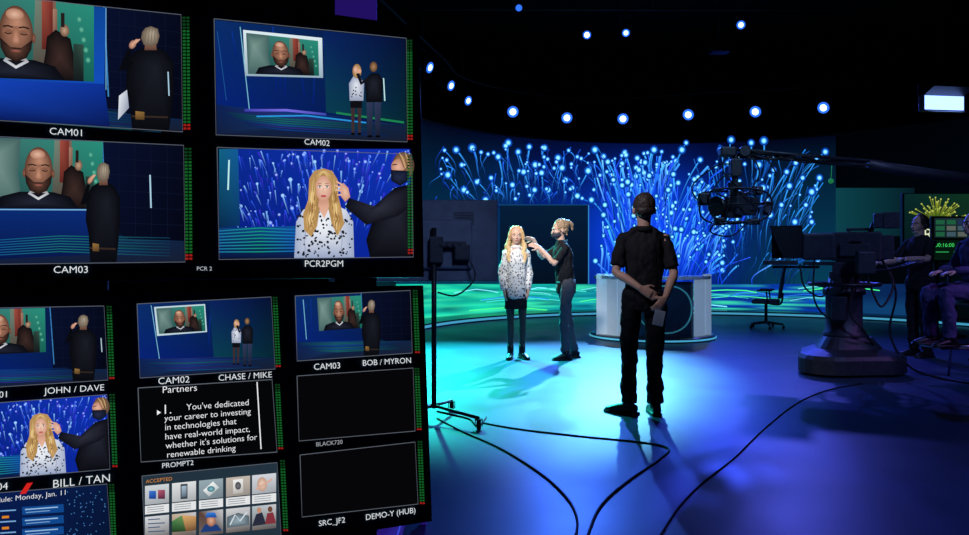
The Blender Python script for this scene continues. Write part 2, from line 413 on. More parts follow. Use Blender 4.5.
# ------------------------------------------------------------------ foreground multiview monitors
RV = V((.904, .427, 0)).normalized(); NA = V((-.427, .904, 0)).normalized()
class Plane:
    def __init__(s, px, py, d, tilt):
        s.o = P(px, py, d); s.u = RV; s.v = (V((0, 0, 1))*math.cos(R(tilt))+NA*math.sin(R(tilt))).normalized(); s.n = s.u.cross(s.v)
    def hit(s, px, py):
        d = V(((px-CX)/F, 1, (HY-py)/F)); cpos = V((0, 0, H)); t = (s.o-cpos).dot(s.n)/d.dot(s.n); return cpos+d*t
    def st(s, px, py): q = s.hit(px, py)-s.o; return q.dot(s.u), q.dot(s.v)
    def w(s, a, b, z=0): return s.o+s.u*a+s.v*b+s.n*z
    def map(s, px, py): return s.hit(px, py), s.n
def monitor(pl, redge, top_, bot, width, label):
    s1 = pl.st(*redge)[0]; t1 = pl.st(*top_)[1]; t0 = pl.st(*bot)[1]; s0 = s1-width
    base = pl.w((s0+s1)/2, t0)
    root = thing('video_monitor', label, 'monitor', base)
    rot = Matrix((pl.u, pl.v, pl.n)).transposed()
    bm = NB(); b = .009
    mid = ((s0+s1)/2, (t0+t1)/2)
    box(bm, pl.w(mid[0], mid[1], -.04), (s1-s0, t1-t0, .07), .006, rot)
    box(bm, pl.w(mid[0], mid[1], -.095), (s1-s0-.3, t1-t0-.25, .05), .01, rot)
    obj('housing', bm, M['black'], root, world=True)
    bm = NB()
    for (cc, sz) in (((mid[0], t1-b/2), (s1-s0, b, .012)), ((mid[0], t0+b/2), (s1-s0, b, .012)), ((s0+b/2, mid[1]), (b, t1-t0-2*b, .012)), ((s1-b/2, mid[1]), (b, t1-t0-2*b, .012))):
        box(bm, pl.w(cc[0], cc[1], 0.0), sz, .002, rot)
    obj('bezel', bm, M['bezel'], root, world=True)
    bm = NB(); box(bm, pl.w(mid[0], mid[1], -.006), (s1-s0-2*b, t1-t0-2*b, .006), 0, rot)
    scr = obj('screen', bm, M['glass'], root, world=True)
    return root, scr, (s0, s1, t0, t1)
def meters(c, x, y0, y1, wx=3.2, n=30, lean=0):
    z = c.z
    for k, dx in enumerate((0, wx*1.35)):
        for i in range(n):
            a = y0+(y1-y0)*i/n; b = a+(y1-y0)/n*.62; xx = x+dx+lean*i/n
            t = i/n
            col = C(20, 94, 38) if t < .93 else C(160, 30, 25)
            if t < .1: col = C(14, 60, 26)
            c.poly([(xx, a), (xx, b), (xx+wx, b), (xx+wx, a)], col); c.z = z
    c.z = z+c.step
W_ = C(230, 234, 238)
def guest(c, q):
    old = c.T; qm = quadmap((0, 0, 1, 1), q)
    base = (lambda x, y: old(*qm(x, y))) if old else qm
    c.T = base
    c.rect(0, 0, 1, 1, [C(60, 110, 108), C(36, 66, 70), C(22, 96, 84), C(40, 140, 120)])
    c.fan([(0, 0), (0, 1), (.34, 1), (.30, .5), (.32, 0)], (.10, .3), C(120, 150, 142), C(66, 98, 96))
    c.poly([(.60, 0), (.58, 1), (.74, 1), (.74, 0)], [C(110, 130, 116), C(70, 56, 50), C(80, 40, 34), C(130, 90, 76)])
    c.rect(.645, .0, .72, .62, [C(160, 76, 62), C(96, 36, 32), C(70, 26, 26), C(120, 46, 40)]); c.rect(.72, .10, .75, .55, [C(170, 130, 110), C(110, 70, 56), C(90, 56, 46), C(140, 104, 86)])
    c.fan([(.67, .66), (.68, .46), (.74, .36), (.84, .46), (.90, 1), (.64, 1)], (.77, .7), C(60, 42, 38), C(16, 14, 16))
    c.sell(.80, .36, .032, .08, C(190, 156, 128), C(110, 80, 66)); c.rect(.775, .14, .80, .32, C(36, 28, 28)); c.rect(.86, .52, .93, 1, [C(40, 60, 54), C(20, 26, 28), C(20, 26, 28), C(50, 80, 70)])
    for k in range(5): c.sell(.90+.015*k, .2+.13*k, .018, .04, C(110, 190, 160), C(40, 130, 112), n=10)
    c.T = lambda x, y: base(.47+(x-.48)*.88, .60+(y-.62)*.90 if y < .99 else 1.0)
    c.fan([(.06, 1), (.12, .88), (.30, .80), (.62, .80), (.78, .87), (.86, 1)], (.46, .96), C(34, 38, 52), C(10, 11, 18))
    c.poly([(.38, .83), (.42, .74), (.54, .74), (.58, .83), (.48, .93)], [C(180, 186, 196), C(120, 100, 92), C(120, 100, 92), C(186, 190, 198), C(220, 224, 230)])
    c.poly([(.41, .815), (.55, .815), (.48, .89)], C(20, 20, 28))
    for x in (.345, .615): c.sell(x, .50, .016, .07, C(150, 96, 76), C(92, 56, 44))
    c.sell(.48, .45, .132, .37, C(190, 136, 110), C(88, 54, 42), .05, -.45, 30)
    c.fan([(.352, .52), (.362, .66), (.40, .78), (.48, .84), (.56, .78), (.598, .66), (.608, .52), (.575, .61), (.53, .645), (.43, .645), (.385, .61)], (.48, .70), C(92, 62, 50), C(30, 20, 20))
    c.sell(.47, .20, .07, .08, C(226, 182, 156), C(172, 120, 96))
    c.fan([(.462, .36), (.44, .56), (.455, .60), (.48, .615), (.505, .60), (.52, .56), (.498, .36)], (.48, .54), C(200, 144, 118), C(140, 94, 74))
    for x in (.418, .542): c.sell(x, .44, .042, .045, C(124, 84, 68), C(146, 98, 78)); c.line([(x-.028, .455), (x, .468), (x+.028, .455)], .014, C(44, 28, 24)); c.line([(x-.04, .375), (x, .36), (x+.04, .378)], .022, C(50, 34, 28))
    c.sell(.48, .69, .045, .022, C(160, 94, 84), C(104, 62, 54))
    c.T = old
def figback(c, x, y0, y1, w, hair=C(150, 132, 112)):
    h = y1-y0; D = C(9, 10, 15); L = C(26, 28, 38)
    c.fan([(x-w*.40, y0+h*.32), (x-w*.28, y0+h*.24), (x-w*.12, y0+h*.20), (x+w*.14, y0+h*.20), (x+w*.28, y0+h*.24), (x+w*.42, y0+h*.34), (x+w*.43, y0+h*.60), (x+w*.34, y1), (x-w*.32, y1), (x-w*.36, y0+h*.72), (x-w*.43, y0+h*.58)], (x+w*.1, y0+h*.4), L, D)
    c.line([(x+w*.18, y0+h*.28), (x+w*.30, y0+h*.5), (x+w*.22, y0+h*.74)], w*.04, C(18, 20, 28))
    c.line([(x-w*.34, y0+h*.32), (x-w*.50, y0+h*.42), (x-w*.36, y0+h*.22)], [w*.15, w*.13, w*.09], D); c.sell(x-w*.31, y0+h*.17, w*.06, h*.045, C(222, 170, 144), C(150, 104, 86), n=12, a=30)
    for k in range(3): c.line([(x-w*.30+w*.02*k, y0+h*.16), (x-w*.24+w*.03*k, y0+h*.12)], w*.022, C(214, 162, 136))
    c.poly([(x-w*.08, y0+h*.14), (x+w*.10, y0+h*.14), (x+w*.12, y0+h*.225), (x-w*.10, y0+h*.225)], [C(150, 106, 86), C(150, 106, 86), C(90, 62, 52), C(90, 62, 52)])
    c.fan([(x-w*.14, y0+h*.05), (x-w*.16, y0+h*.11), (x-w*.11, y0+h*.175), (x+w*.02, y0+h*.19), (x+w*.13, y0+h*.165), (x+w*.17, y0+h*.09), (x+w*.14, y0+h*.02), (x+w*.02, y0-h*.005), (x-w*.08, y0+h*.01)], (x+w*.04, y0+h*.06), mix(hair, C(220, 210, 190), .35), mix(hair, C(40, 30, 26), .65))
    for k in range(4): c.line([(x-w*.06+w*.05*k, y0+h*.02), (x-w*.10+w*.06*k, y0+h*.15)], w*.012, mix(hair, C(60, 48, 40), .5))
    c.line([(x-w*.33, y0+h*.86), (x+w*.32, y0+h*.87)], h*.018, C(52, 40, 32)); c.poly([(x-w*.26, y0+h*.81), (x-w*.26, y0+h*.89), (x-w*.10, y0+h*.895), (x-w*.10, y0+h*.82)], [C(150, 112, 60), C(90, 66, 38), C(80, 58, 34), C(130, 98, 52)])
def couple(c, x, y, s):
    c.fan([(x-s*.10, y-s*.70), (x-s*.04, y-s*.80), (x+s*.05, y-s*.80), (x+s*.11, y-s*.7), (x+s*.10, y-s*.46), (x-s*.09, y-s*.46)], (x, y-s*.68), C(226, 230, 238), C(150, 160, 186))
    for k in range(12): c.ell(x+s*random.uniform(-.08, .09), y-s*random.uniform(.5, .76), s*.010, s*.012, C(40, 44, 60), 6)
    c.rect(x-s*.08, y-s*.46, x+s*.08, y-s*.36, C(14, 14, 20))
    for d in (-.045, .045): c.poly([(x+s*(d-.028), y-s*.36), (x+s*(d-.015), y), (x+s*(d+.015), y), (x+s*(d+.028), y-s*.36)], C(60, 44, 46)); c.ell(x+s*d, y, s*.03, s*.018, C(8, 8, 10), 8)
    c.sell(x+s*.01, y-s*.87, s*.062, s*.10, C(224, 190, 130), C(150, 112, 66)); c.sell(x-s*.008, y-s*.89, s*.032, s*.05, C(236, 190, 166), C(196, 144, 120))
    X = x+s*.24
    for d in (-.05, .06): c.poly([(X+s*(d-.05), y-s*.5), (X+s*(d-.035), y+s*.03), (X+s*(d+.03), y+s*.03), (X+s*(d+.05), y-s*.5)], [C(50, 60, 92), C(26, 32, 54), C(24, 30, 50), C(44, 54, 84)]); c.ell(X+s*d, y+s*.035, s*.04, s*.018, C(8, 8, 10), 8)
    c.fan([(X-s*.12, y-s*.76), (X-s*.03, y-s*.84), (X+s*.07, y-s*.84), (X+s*.13, y-s*.74), (X+s*.12, y-s*.44), (X-s*.10, y-s*.44)], (X, y-s*.7), C(32, 34, 46), C(10, 11, 16))
    c.line([(X-s*.06, y-s*.78), (X-s*.17, y-s*.70), (X-s*.22, y-s*.84)], s*.05, C(20, 20, 28)); c.ell(X-s*.2, y-s*.87, s*.03, s*.03, C(220, 165, 140))
    c.sell(X, y-s*.93, s*.052, s*.072, C(170, 128, 88), C(84, 60, 42))
def bluestage(c, x0, y0, x1, y1, floor=.72, split=None):
    w, h = x1-x0, y1-y0
    c.rect(x0, y0, x1, y1, [C(10, 44, 104), C(6, 30, 120), C(5, 16, 60), C(5, 14, 44)])
    if split:
        c.poly([(split, y0), (split-w*.0, y1), (x1, y1), (x1, y0)], [C(9, 16, 44), C(7, 12, 34), C(4, 6, 18), C(6, 10, 28)])
        c.line([(split, y0), (split+w*.01, y0+h*.75)], w*.006, C(60, 130, 190))
        for k in range(1, 5): c.line([(split+(x1-split)*k/5, y0), (split+(x1-split)*k/5, y0+h*.8)], w*.002, C(14, 22, 46))
        for k in range(1, 6): c.line([(split, y0+h*.8*k/6), (x1, y0+h*.8*k/6+h*.02)], w*.002, C(14, 22, 46))
    fy = y0+h*floor
    c.poly([(x0, fy), (x0, y1), (x1, y1), (x1, fy+h*.10), (x0+w*.55, fy+h*.07)], [C(12, 34, 84), C(18, 30, 62), C(22, 30, 50), C(16, 34, 64), C(22, 58, 110)])
    for k in range(9):
        yy = fy+h*(.01+.02*k); cc = random.choice([C(20, 90, 150), C(26, 110, 100), C(46, 46, 130), C(16, 60, 140)])
        c.line([(x0+w*.02*k, yy), (x0+w*.35, yy+h*.03), (x0+w*(.75+.02*k), yy+h*.05)], h*.012, [mix(cc, C(10, 30, 70), .9), mix(cc, C(14, 40, 90), .3), mix(cc, C(10, 30, 60), .95)])
    for k in range(8):
        xx = x0+w*random.uniform(.02, .6); c.line([(xx, y0+h*random.uniform(0, .2)), (xx+w*random.uniform(-.04, .04), y0+h*random.uniform(.25, .7))], w*.008, [C(12, 50, 140), C(6, 30, 110)])
def closeup(c):
    x0, y0, x1, y1 = 219, 149, 410, 258
    c.rect(x0, y0, x1, y1, [C(10, 40, 140), C(8, 26, 120), C(10, 40, 160), C(16, 50, 180)])
    r2 = random.Random(5)
    for i in range(330):
        x = r2.uniform(240, 408); y = r2.uniform(152, 234); L = r2.uniform(5, 20); dx = (x-320)*.012*L*.4+r2.uniform(-3, 3); w = r2.uniform(.6, 2.0)
        cc = r2.choice([C(40, 80, 230), C(50, 100, 250), C(100, 150, 255), C(60, 50, 220), C(130, 190, 255), C(30, 50, 190)])
        p0 = (x-dx*.5, y+L*.5); p1 = (x+dx*.5, max(151, y-L*.5)); z = c.z; c.line([p0, p1], [w*.4, w], [mix(cc, C(10, 34, 130), .9), cc])
        if r2.random() < .3: c.sell(p1[0], p1[1], w*1.1, w*1.1, C(190, 225, 255), cc, n=8)
        c.z = z+2e-6
    c.z += .0001
    c.poly([(219, 149), (219, 228), (240, 226), (238, 149)], [C(18, 96, 130), C(8, 40, 74), C(10, 50, 100), C(20, 90, 150)])
    c.line([(229, 160), (228, 190)], 1.6, C(190, 240, 240))
    c.poly([(219, 228), (219, 258), (300, 258), (300, 226)], [C(12, 60, 110), C(8, 20, 60), C(10, 26, 70), C(16, 80, 150)])
    for k in range(8): c.line([(219, 231+3*k), (260, 228+3.4*k), (300, 230+3*k)], 1.1, [C(30, 120, 170), C(20, 150, 120), C(24, 90, 200)])
    c.fan([(411, 184), (394, 188), (378, 204), (366, 240), (370, 258), (411, 258)], (398, 215), C(34, 36, 48), C(10, 11, 17))
    c.fan([(411, 186), (392, 190), (370, 210), (349, 198), (345, 207), (366, 225), (398, 216), (411, 205)], (380, 208), C(44, 46, 60), C(15, 16, 24))
    c.sell(403, 166, 11, 14, C(184, 144, 100), C(84, 60, 44), -.2, -.4); c.sell(398, 167, 7, 8, C(232, 180, 154), C(180, 126, 102))
    for k in range(5): c.line([(396+k*3, 153), (400+k*2.4, 158), (404+k*1.6, 168)], .9, C(206, 168, 120) if k % 2 else C(110, 80, 56))
    c.fan([(390.5, 170), (391, 181), (400, 186), (409, 180), (409, 171)], (398, 177), C(36, 44, 72), C(14, 18, 34)); c.line([(392, 165), (397, 164.5)], 1, C(60, 40, 34)); c.line([(402, 172), (409, 166)], .6, C(20, 26, 40))
    c.fan([(294, 258), (296, 222), (303, 210), (316, 203.5), (332, 203.5), (346, 210), (353, 222), (354, 258)], (322, 226), C(240, 243, 248), [C(150, 164, 196), C(170, 182, 208), C(206, 212, 226), C(214, 218, 230), C(214, 218, 230), C(206, 212, 226), C(170, 182, 208), C(150, 164, 196)])
    for k in (-1, 1): c.line([(323+k*16, 222), (323+k*19, 240), (323+k*17, 258)], 1.1, C(160, 170, 196))
    for i in range(130):
        x = r2.uniform(296, 352); y = r2.uniform(209, 257); z = c.z; c.ell(x, y, r2.uniform(.7, 1.7), r2.uniform(.7, 1.8), C(26, 30, 44), 6, r2.uniform(0, 90)); c.z = z+2e-6
    c.poly([(316, 203), (331, 203), (324, 219)], [C(214, 158, 132), C(214, 158, 132), C(236, 186, 162)])
    c.fan([(323, 168.5), (314, 171), (309, 179), (308, 200), (303, 214), (304, 230), (311, 237), (317, 226), (318, 205), (330, 205), (331, 222), (337, 236), (344, 224), (341, 208), (338, 196), (337.5, 180), (332, 171)], (323, 184), C(150, 112, 64), C(186, 146, 90))
    c.poly([(319, 196), (328, 196), (329, 207), (324, 210), (318, 207)], [C(190, 134, 110), C(190, 134, 110), C(222, 170, 146), C(226, 176, 150), C(220, 166, 142)])
    c.sell(323.2, 188.5, 8.3, 12.6, C(246, 206, 184), C(206, 150, 126), 0, -.1, 28)
    for side, xs in ((-1, (314.6, 311.2, 310.6, 308, 308.5)), (1, (332, 335.6, 336.6, 339, 337))):
        for j, cc in enumerate((C(204, 166, 106), C(170, 128, 76), C(232, 200, 140), C(150, 110, 62), C(220, 184, 122), C(186, 146, 90))):
            o = side*(j*-.9+.6); wv = (1.2 if j % 2 else -1.0)
            c.line([(323+side*2, 170.5), (xs[0]+side*.3, 177), (xs[1]+o, 190), (xs[2]+o+wv, 199), (xs[2]+o*1.2-wv, 208), (xs[3]+o*1.4+wv, 219), (xs[4]+o*1.2-wv, 234-j*2)], [.8, 1.5, 1.6, 1.8, 1.8, 1.8, .6], cc)
    c.fan([(314.2, 185), (314.8, 176), (319, 171), (324, 169.5), (329, 171), (333, 177), (332.6, 186), (329.5, 178), (323, 173.5), (317.5, 178)], (323, 172), C(226, 194, 134), C(174, 132, 78))
    for x in (319.6, 326.8): c.ell(x, 187, 1.8, 1.0, C(240, 236, 232), 10); c.ell(x, 187, .9, .9, C(50, 60, 70), 10); c.line([(x-2, 186), (x, 185.5), (x+2, 186)], .6, C(70, 48, 42)); c.line([(x-2.2, 183.8), (x+2, 183.4)], .7, C(160, 118, 84))
    c.line([(323.4, 188), (322.6, 192.2), (324.4, 192.6)], .6, C(200, 144, 120)); c.sell(323.3, 196.2, 2.9, 1.2, C(206, 92, 92), C(176, 78, 80), n=12)
    c.fan([(339, 186), (343, 183), (348, 188), (350, 197), (345, 202), (341, 197)], (345, 192), C(238, 192, 168), C(200, 146, 122))
    for a in ((342, 185, 336, 181.5), (341, 188, 335, 185.5), (341, 191, 335.5, 190), (342, 195, 337, 195)): c.line([a[:2], a[2:]], 1.5, C(232, 182, 156))
def tile(pl, scr, draw, name='camera_picture', label=None):
    c = Canvas(pl.map, 2e-5, .0006, pl.u); draw(c); o = obj(name, c.bm, M['img'], scr, world=True)
    if label: o['label'] = label
    return o
FR = C(92, 98, 108)
def frame(c, q, w=.7): c.z += c.step; c.line([q[0], q[1], q[2], q[3], q[0]], w, FR)

pu = Plane(413, 257, 2.1, 3)
root, scr, ext = monitor(pu, (421, 150), (420, 27), (420, 277), 1.21, 'upper of two large multi-view monitors, four big camera pictures, beside the dark studio floor')
def t1(c):
    q = [(-62, -10), (180, 15), (183, 131), (-60, 116)]
    c.T = quadmap((-60, 0, 182, 130), q)
    bluestage(c, -60, 0, 182, 130, .80, 106)
    c.T = None
    c.poly([(-62, -10), (-60, 84), (104, 96), (106, 8)], [C(8, 40, 110), C(14, 60, 150), C(20, 80, 190), C(14, 70, 150)])
    c.poly([(-60, 78), (-60, 116), (110, 127), (104, 84)], [C(22, 70, 190), C(10, 30, 100), C(10, 24, 80), C(14, 50, 150)])
    guest(c, [(-53, -12), (94, 6), (94, 82), (-53, 76)])
    c.line([(106, 8), (106, 90)], .8, C(120, 180, 220))
    figback(c, 150, 27, 131, 56)
    c.line([(168, 72), (169, 96)], 1.2, C(170, 210, 230)); c.poly([(119, 96), (127, 90), (129, 108), (118, 120)], [C(225, 230, 238), C(190, 196, 210), C(140, 150, 170), C(200, 206, 216)])
    meters(c, 182.5, 17, 131, 2.9, 34, 1)
    frame(c, [(-62, -10), (181, 15), (182.5, 132), (-60, 117)])
    c.text('CAM01', 66, 132, 32, W_)
tile(pu, scr, t1)
def t2(c):
    q = [(215, 20), (405, 39), (406, 141), (217, 134)]
    c.T = quadmap((0, 0, 190, 100), q); bluestage(c, 0, 0, 190, 100, .74, None)
    c.poly([(108, 0), (110, 76), (190, 84), (190, 0)], [C(10, 34, 92), C(10, 60, 80), C(6, 40, 50), C(6, 16, 50)])
    c.line([(25, 4), (33, 78)], .9, C(120, 190, 210)); c.line([(2, 10), (10, 70)], .6, C(30, 90, 150))
    c.line([(28, 78), (70, 76), (110, 78)], 2.2, [C(60, 60, 170), C(120, 110, 230), C(60, 70, 170)]); c.line([(40, 83), (90, 80), (150, 84)], 1.4, C(40, 150, 220)); c.line([(120, 76), (188, 82)], 2, C(30, 130, 80))
    c.line([(168, 40), (169, 62)], 1.2, C(190, 230, 230))
    c.T = None
    c.poly([(243, 30), (245, 76), (323, 78), (322, 38)], [C(220, 236, 240), C(150, 176, 190), C(150, 176, 190), C(220, 236, 240)]); guest(c, [(246, 33), (318, 41), (319, 76), (248, 74)])
    couple(c, 356, 134, 72)
    meters(c, 406.5, 40, 141, 2.3, 34, .6); frame(c, [(214, 19), (406, 38.5), (407, 142), (216, 135)])
    c.text('CAM02', 317, 142.5, 25, W_)
tile(pu, scr, t2)
def t3(c):
    q = [(-62, 135), (183, 145), (184, 262), (-60, 264)]
    c.T = quadmap((-60, 140, 183, 262), q); bluestage(c, -60, 140, 183, 262, .72, 103)
    c.T = None
    c.poly([(-62, 135), (-62, 262), (103, 254), (103, 142)], [C(14, 60, 150), C(8, 20, 70), C(8, 26, 80), C(18, 60, 160)])
    guest(c, [(-18, 137), (103, 142), (102, 209), (-18, 208)])
    c.line([(-19, 209.5), (104, 210)], 1.2, C(120, 180, 220))
    for k in range(7): c.line([(0, 240+k*2.5), (60, 236+k*2.6), (170, 238+k*3)], .9, [C(20, 90, 140), C(26, 110, 110), C(16, 50, 80)])
    figback(c, 103, 163, 262, 40); c.line([(150, 175), (151, 208)], 1.5, C(170, 210, 230))
    meters(c, 184.5, 148, 261, 2.9, 34, 1); frame(c, [(-62, 134), (183.5, 145.5), (185, 262), (-60, 265)])
    c.text('CAM03', 71, 269.5, 34, W_)
tile(pu, scr, t3)
def t4(c):
    closeup(c); meters(c, 407, 156, 255, 2.3, 34, .6); frame(c, [(217, 147.5), (411, 154.5), (413, 257), (219, 259.5)])
    c.text('PCR2PGM', 324, 263.5, 38, W_)
tile(pu, scr, t4, 'programme_picture')
tile(pu, scr, lambda c: c.text('PCR 2', 204.5, 268.5, 15, C(190, 195, 200)), 'caption_strip')

pl_ = Plane(418, 292, 2.08, 6)
root2, scr2, ext2 = monitor(pl_, (427, 400), (420, 285.5), (430, 521), 1.21, 'lower of two large multi-view monitors, nine small tiles including a page of prompter text')
def l1(c):
    q = [(-50, 309), (104, 306), (108, 380), (-48, 390)]
    c.T = quadmap((0, 0, 154, 78), q); bluestage(c, 0, 0, 154, 78, .75, 100); c.T = None
    guest(c, [(-42, 310), (45, 308), (46, 352), (-40, 356)]); figback(c, 83, 315, 381, 32)
    c.line([(101, 338), (102, 352)], .9, C(180, 210, 220))
    meters(c, 106.5, 306, 380, 2.2, 26, 3); frame(c, q)
    c.text('JOHN / DAVE', 74.5, 389, 60, W_); c.text('CAM01', -8, 395, 30, W_)
tile(pl_, scr2, l1)
def l2(c):
    q = [(137, 304), (271, 297), (275, 369), (140, 378)]
    c.T = quadmap((0, 0, 134, 74), q); bluestage(c, 0, 0, 134, 74, .74, None)
    c.poly([(72, 0), (74, 58), (134, 62), (134, 0)], [C(10, 34, 92), C(10, 60, 80), C(6, 40, 50), C(6, 16, 50)]); c.line([(14, 2), (20, 56)], .7, C(120, 190, 210)); c.line([(110, 40), (111, 52)], .8, C(190, 230, 230)); c.T = None
    c.poly([(154, 307), (157, 336), (207, 332), (205, 304)], C(190, 215, 222)); guest(c, [(156, 308.5), (204, 305.5), (205.5, 331), (159, 334)])
    couple(c, 236, 364, 46)
    meters(c, 272.5, 297, 368, 2, 26, 3.5); frame(c, q)
    c.text('CAM02', 174, 380, 31, W_); c.text('CHASE / MIKE', 245.5, 376, 53, W_)
tile(pl_, scr2, l2)
def l3(c):
    q = [(295, 296), (410, 290.5), (412, 353), (297, 361)]
    c.T = quadmap((0, 0, 115, 65), q); bluestage(c, 0, 0, 115, 65, .70, 66); c.line([(8, 4), (10, 44)], .7, C(120, 190, 210)); c.T = None
    guest(c, [(317, 298), (361, 295.5), (363, 328), (319, 331)]); figback(c, 371, 300, 357, 22)
    meters(c, 412.5, 290, 354, 2, 24, 2.5); frame(c, q)
    c.text('CAM03', 327, 366, 26, W_); c.text('BOB / MYRON', 387, 361.5, 48, W_)
tile(pl_, scr2, l3)
def l4(c):
    q = [(-45, 406), (107, 394.5), (110, 469), (-43, 482)]
    c.T = quadmap((212, 149, 411, 258), q); closeup(c)
    c.T = None; c.poly([(-45, 406), (-43, 482), (-38, 481), (-40, 405)], C(10, 40, 110))
    meters(c, 109.5, 394, 468, 2.2, 26, 3); frame(c, q)
    c.text('BILL / TAN', 82, 480.5, 56, W_); c.text('CAM04', -10, 487.5, 36, W_)
    c.poly([(20, 494), (27, 483), (33, 482.3), (26, 493.3)], C(210, 34, 30))
tile(pl_, scr2, l4)
def l5(c):
    q = [(138, 388), (272, 379.5), (277, 452), (141, 462)]
    c.poly(q, C(5, 6, 8)); frame(c, q, .9)
    c.line([(257, 382), (261, 449)], 1.1, C(240, 240, 245))
    T = C(240, 242, 246)
    c.text('Partners', 180, 388.5, 34, T)
    c.text('1.', 168, 409, 6.5, T); c.poly([(157, 410), (161, 412.5), (157, 415)], T)
    c.text("You've dedicated", 218, 404.5, 62, T)
    for s, x, y, w in (('your career to investing', 208.5, 414.5, 86), ('in technologies that', 201.5, 424, 71), ('have real-world impact,', 208.5, 432.5, 84), ("whether it's solutions for", 212.5, 441, 91), ('renewable drinking', 202, 451, 68)):
        c.text(s, x, y, w, T)
    meters(c, 275, 384, 450, 2, 26, 3.5)
    c.text('PROMPT2', 178, 464, 31, W_)
tile(pl_, scr2, l5, 'prompter_text', 'black tile with white prompter text')
def l6(c):
    q = [(297, 376), (413, 368), (415, 431), (299, 441)]
    c.poly(q, C(6, 6, 8)); frame(c, q); meters(c, 414.5, 368, 431, 2, 24, 2.5); c.text('BLACK720', 329.5, 443, 26, C(170, 172, 176))
tile(pl_, scr2, l6, 'empty_tile')
def l7(c):
    q = [(-40, 496), (107, 484), (112, 556), (-38, 570)]
    c.poly(q, [C(8, 30, 84), C(8, 24, 60), C(6, 18, 46), C(6, 22, 66)]); frame(c, q)
    c.text('Schedule: Monday, Jan. 11', 24, 497, 84, W_)
    for k in range(4):
        y = 507+k*11
        c.poly([(22, y), (22.5, y+8), (64, y+5), (63.5, y-3)], C(16, 70, 140)); c.line([(25, y+2.5), (58, y)], 1.2, C(150, 190, 225)); c.line([(26, y+5.5), (50, y+3.5)], .9, C(120, 160, 200))
        c.line([(0, y+4), (16, y+3)], 1.3, C(120, 170, 220)); c.poly([(2, y+9), (2, y+11.5), (9, y+11), (9, y+8.5)], C(220, 130, 30))
    for i in range(70): c.ell(random.uniform(66, 106), random.uniform(491, 540), .6, .6, C(70, 130, 190), 5); c.z -= c.step*.7
    meters(c, 109, 484, 555, 2.2, 26, 3)
tile(pl_, scr2, l7, 'schedule_page', 'blue schedule page')
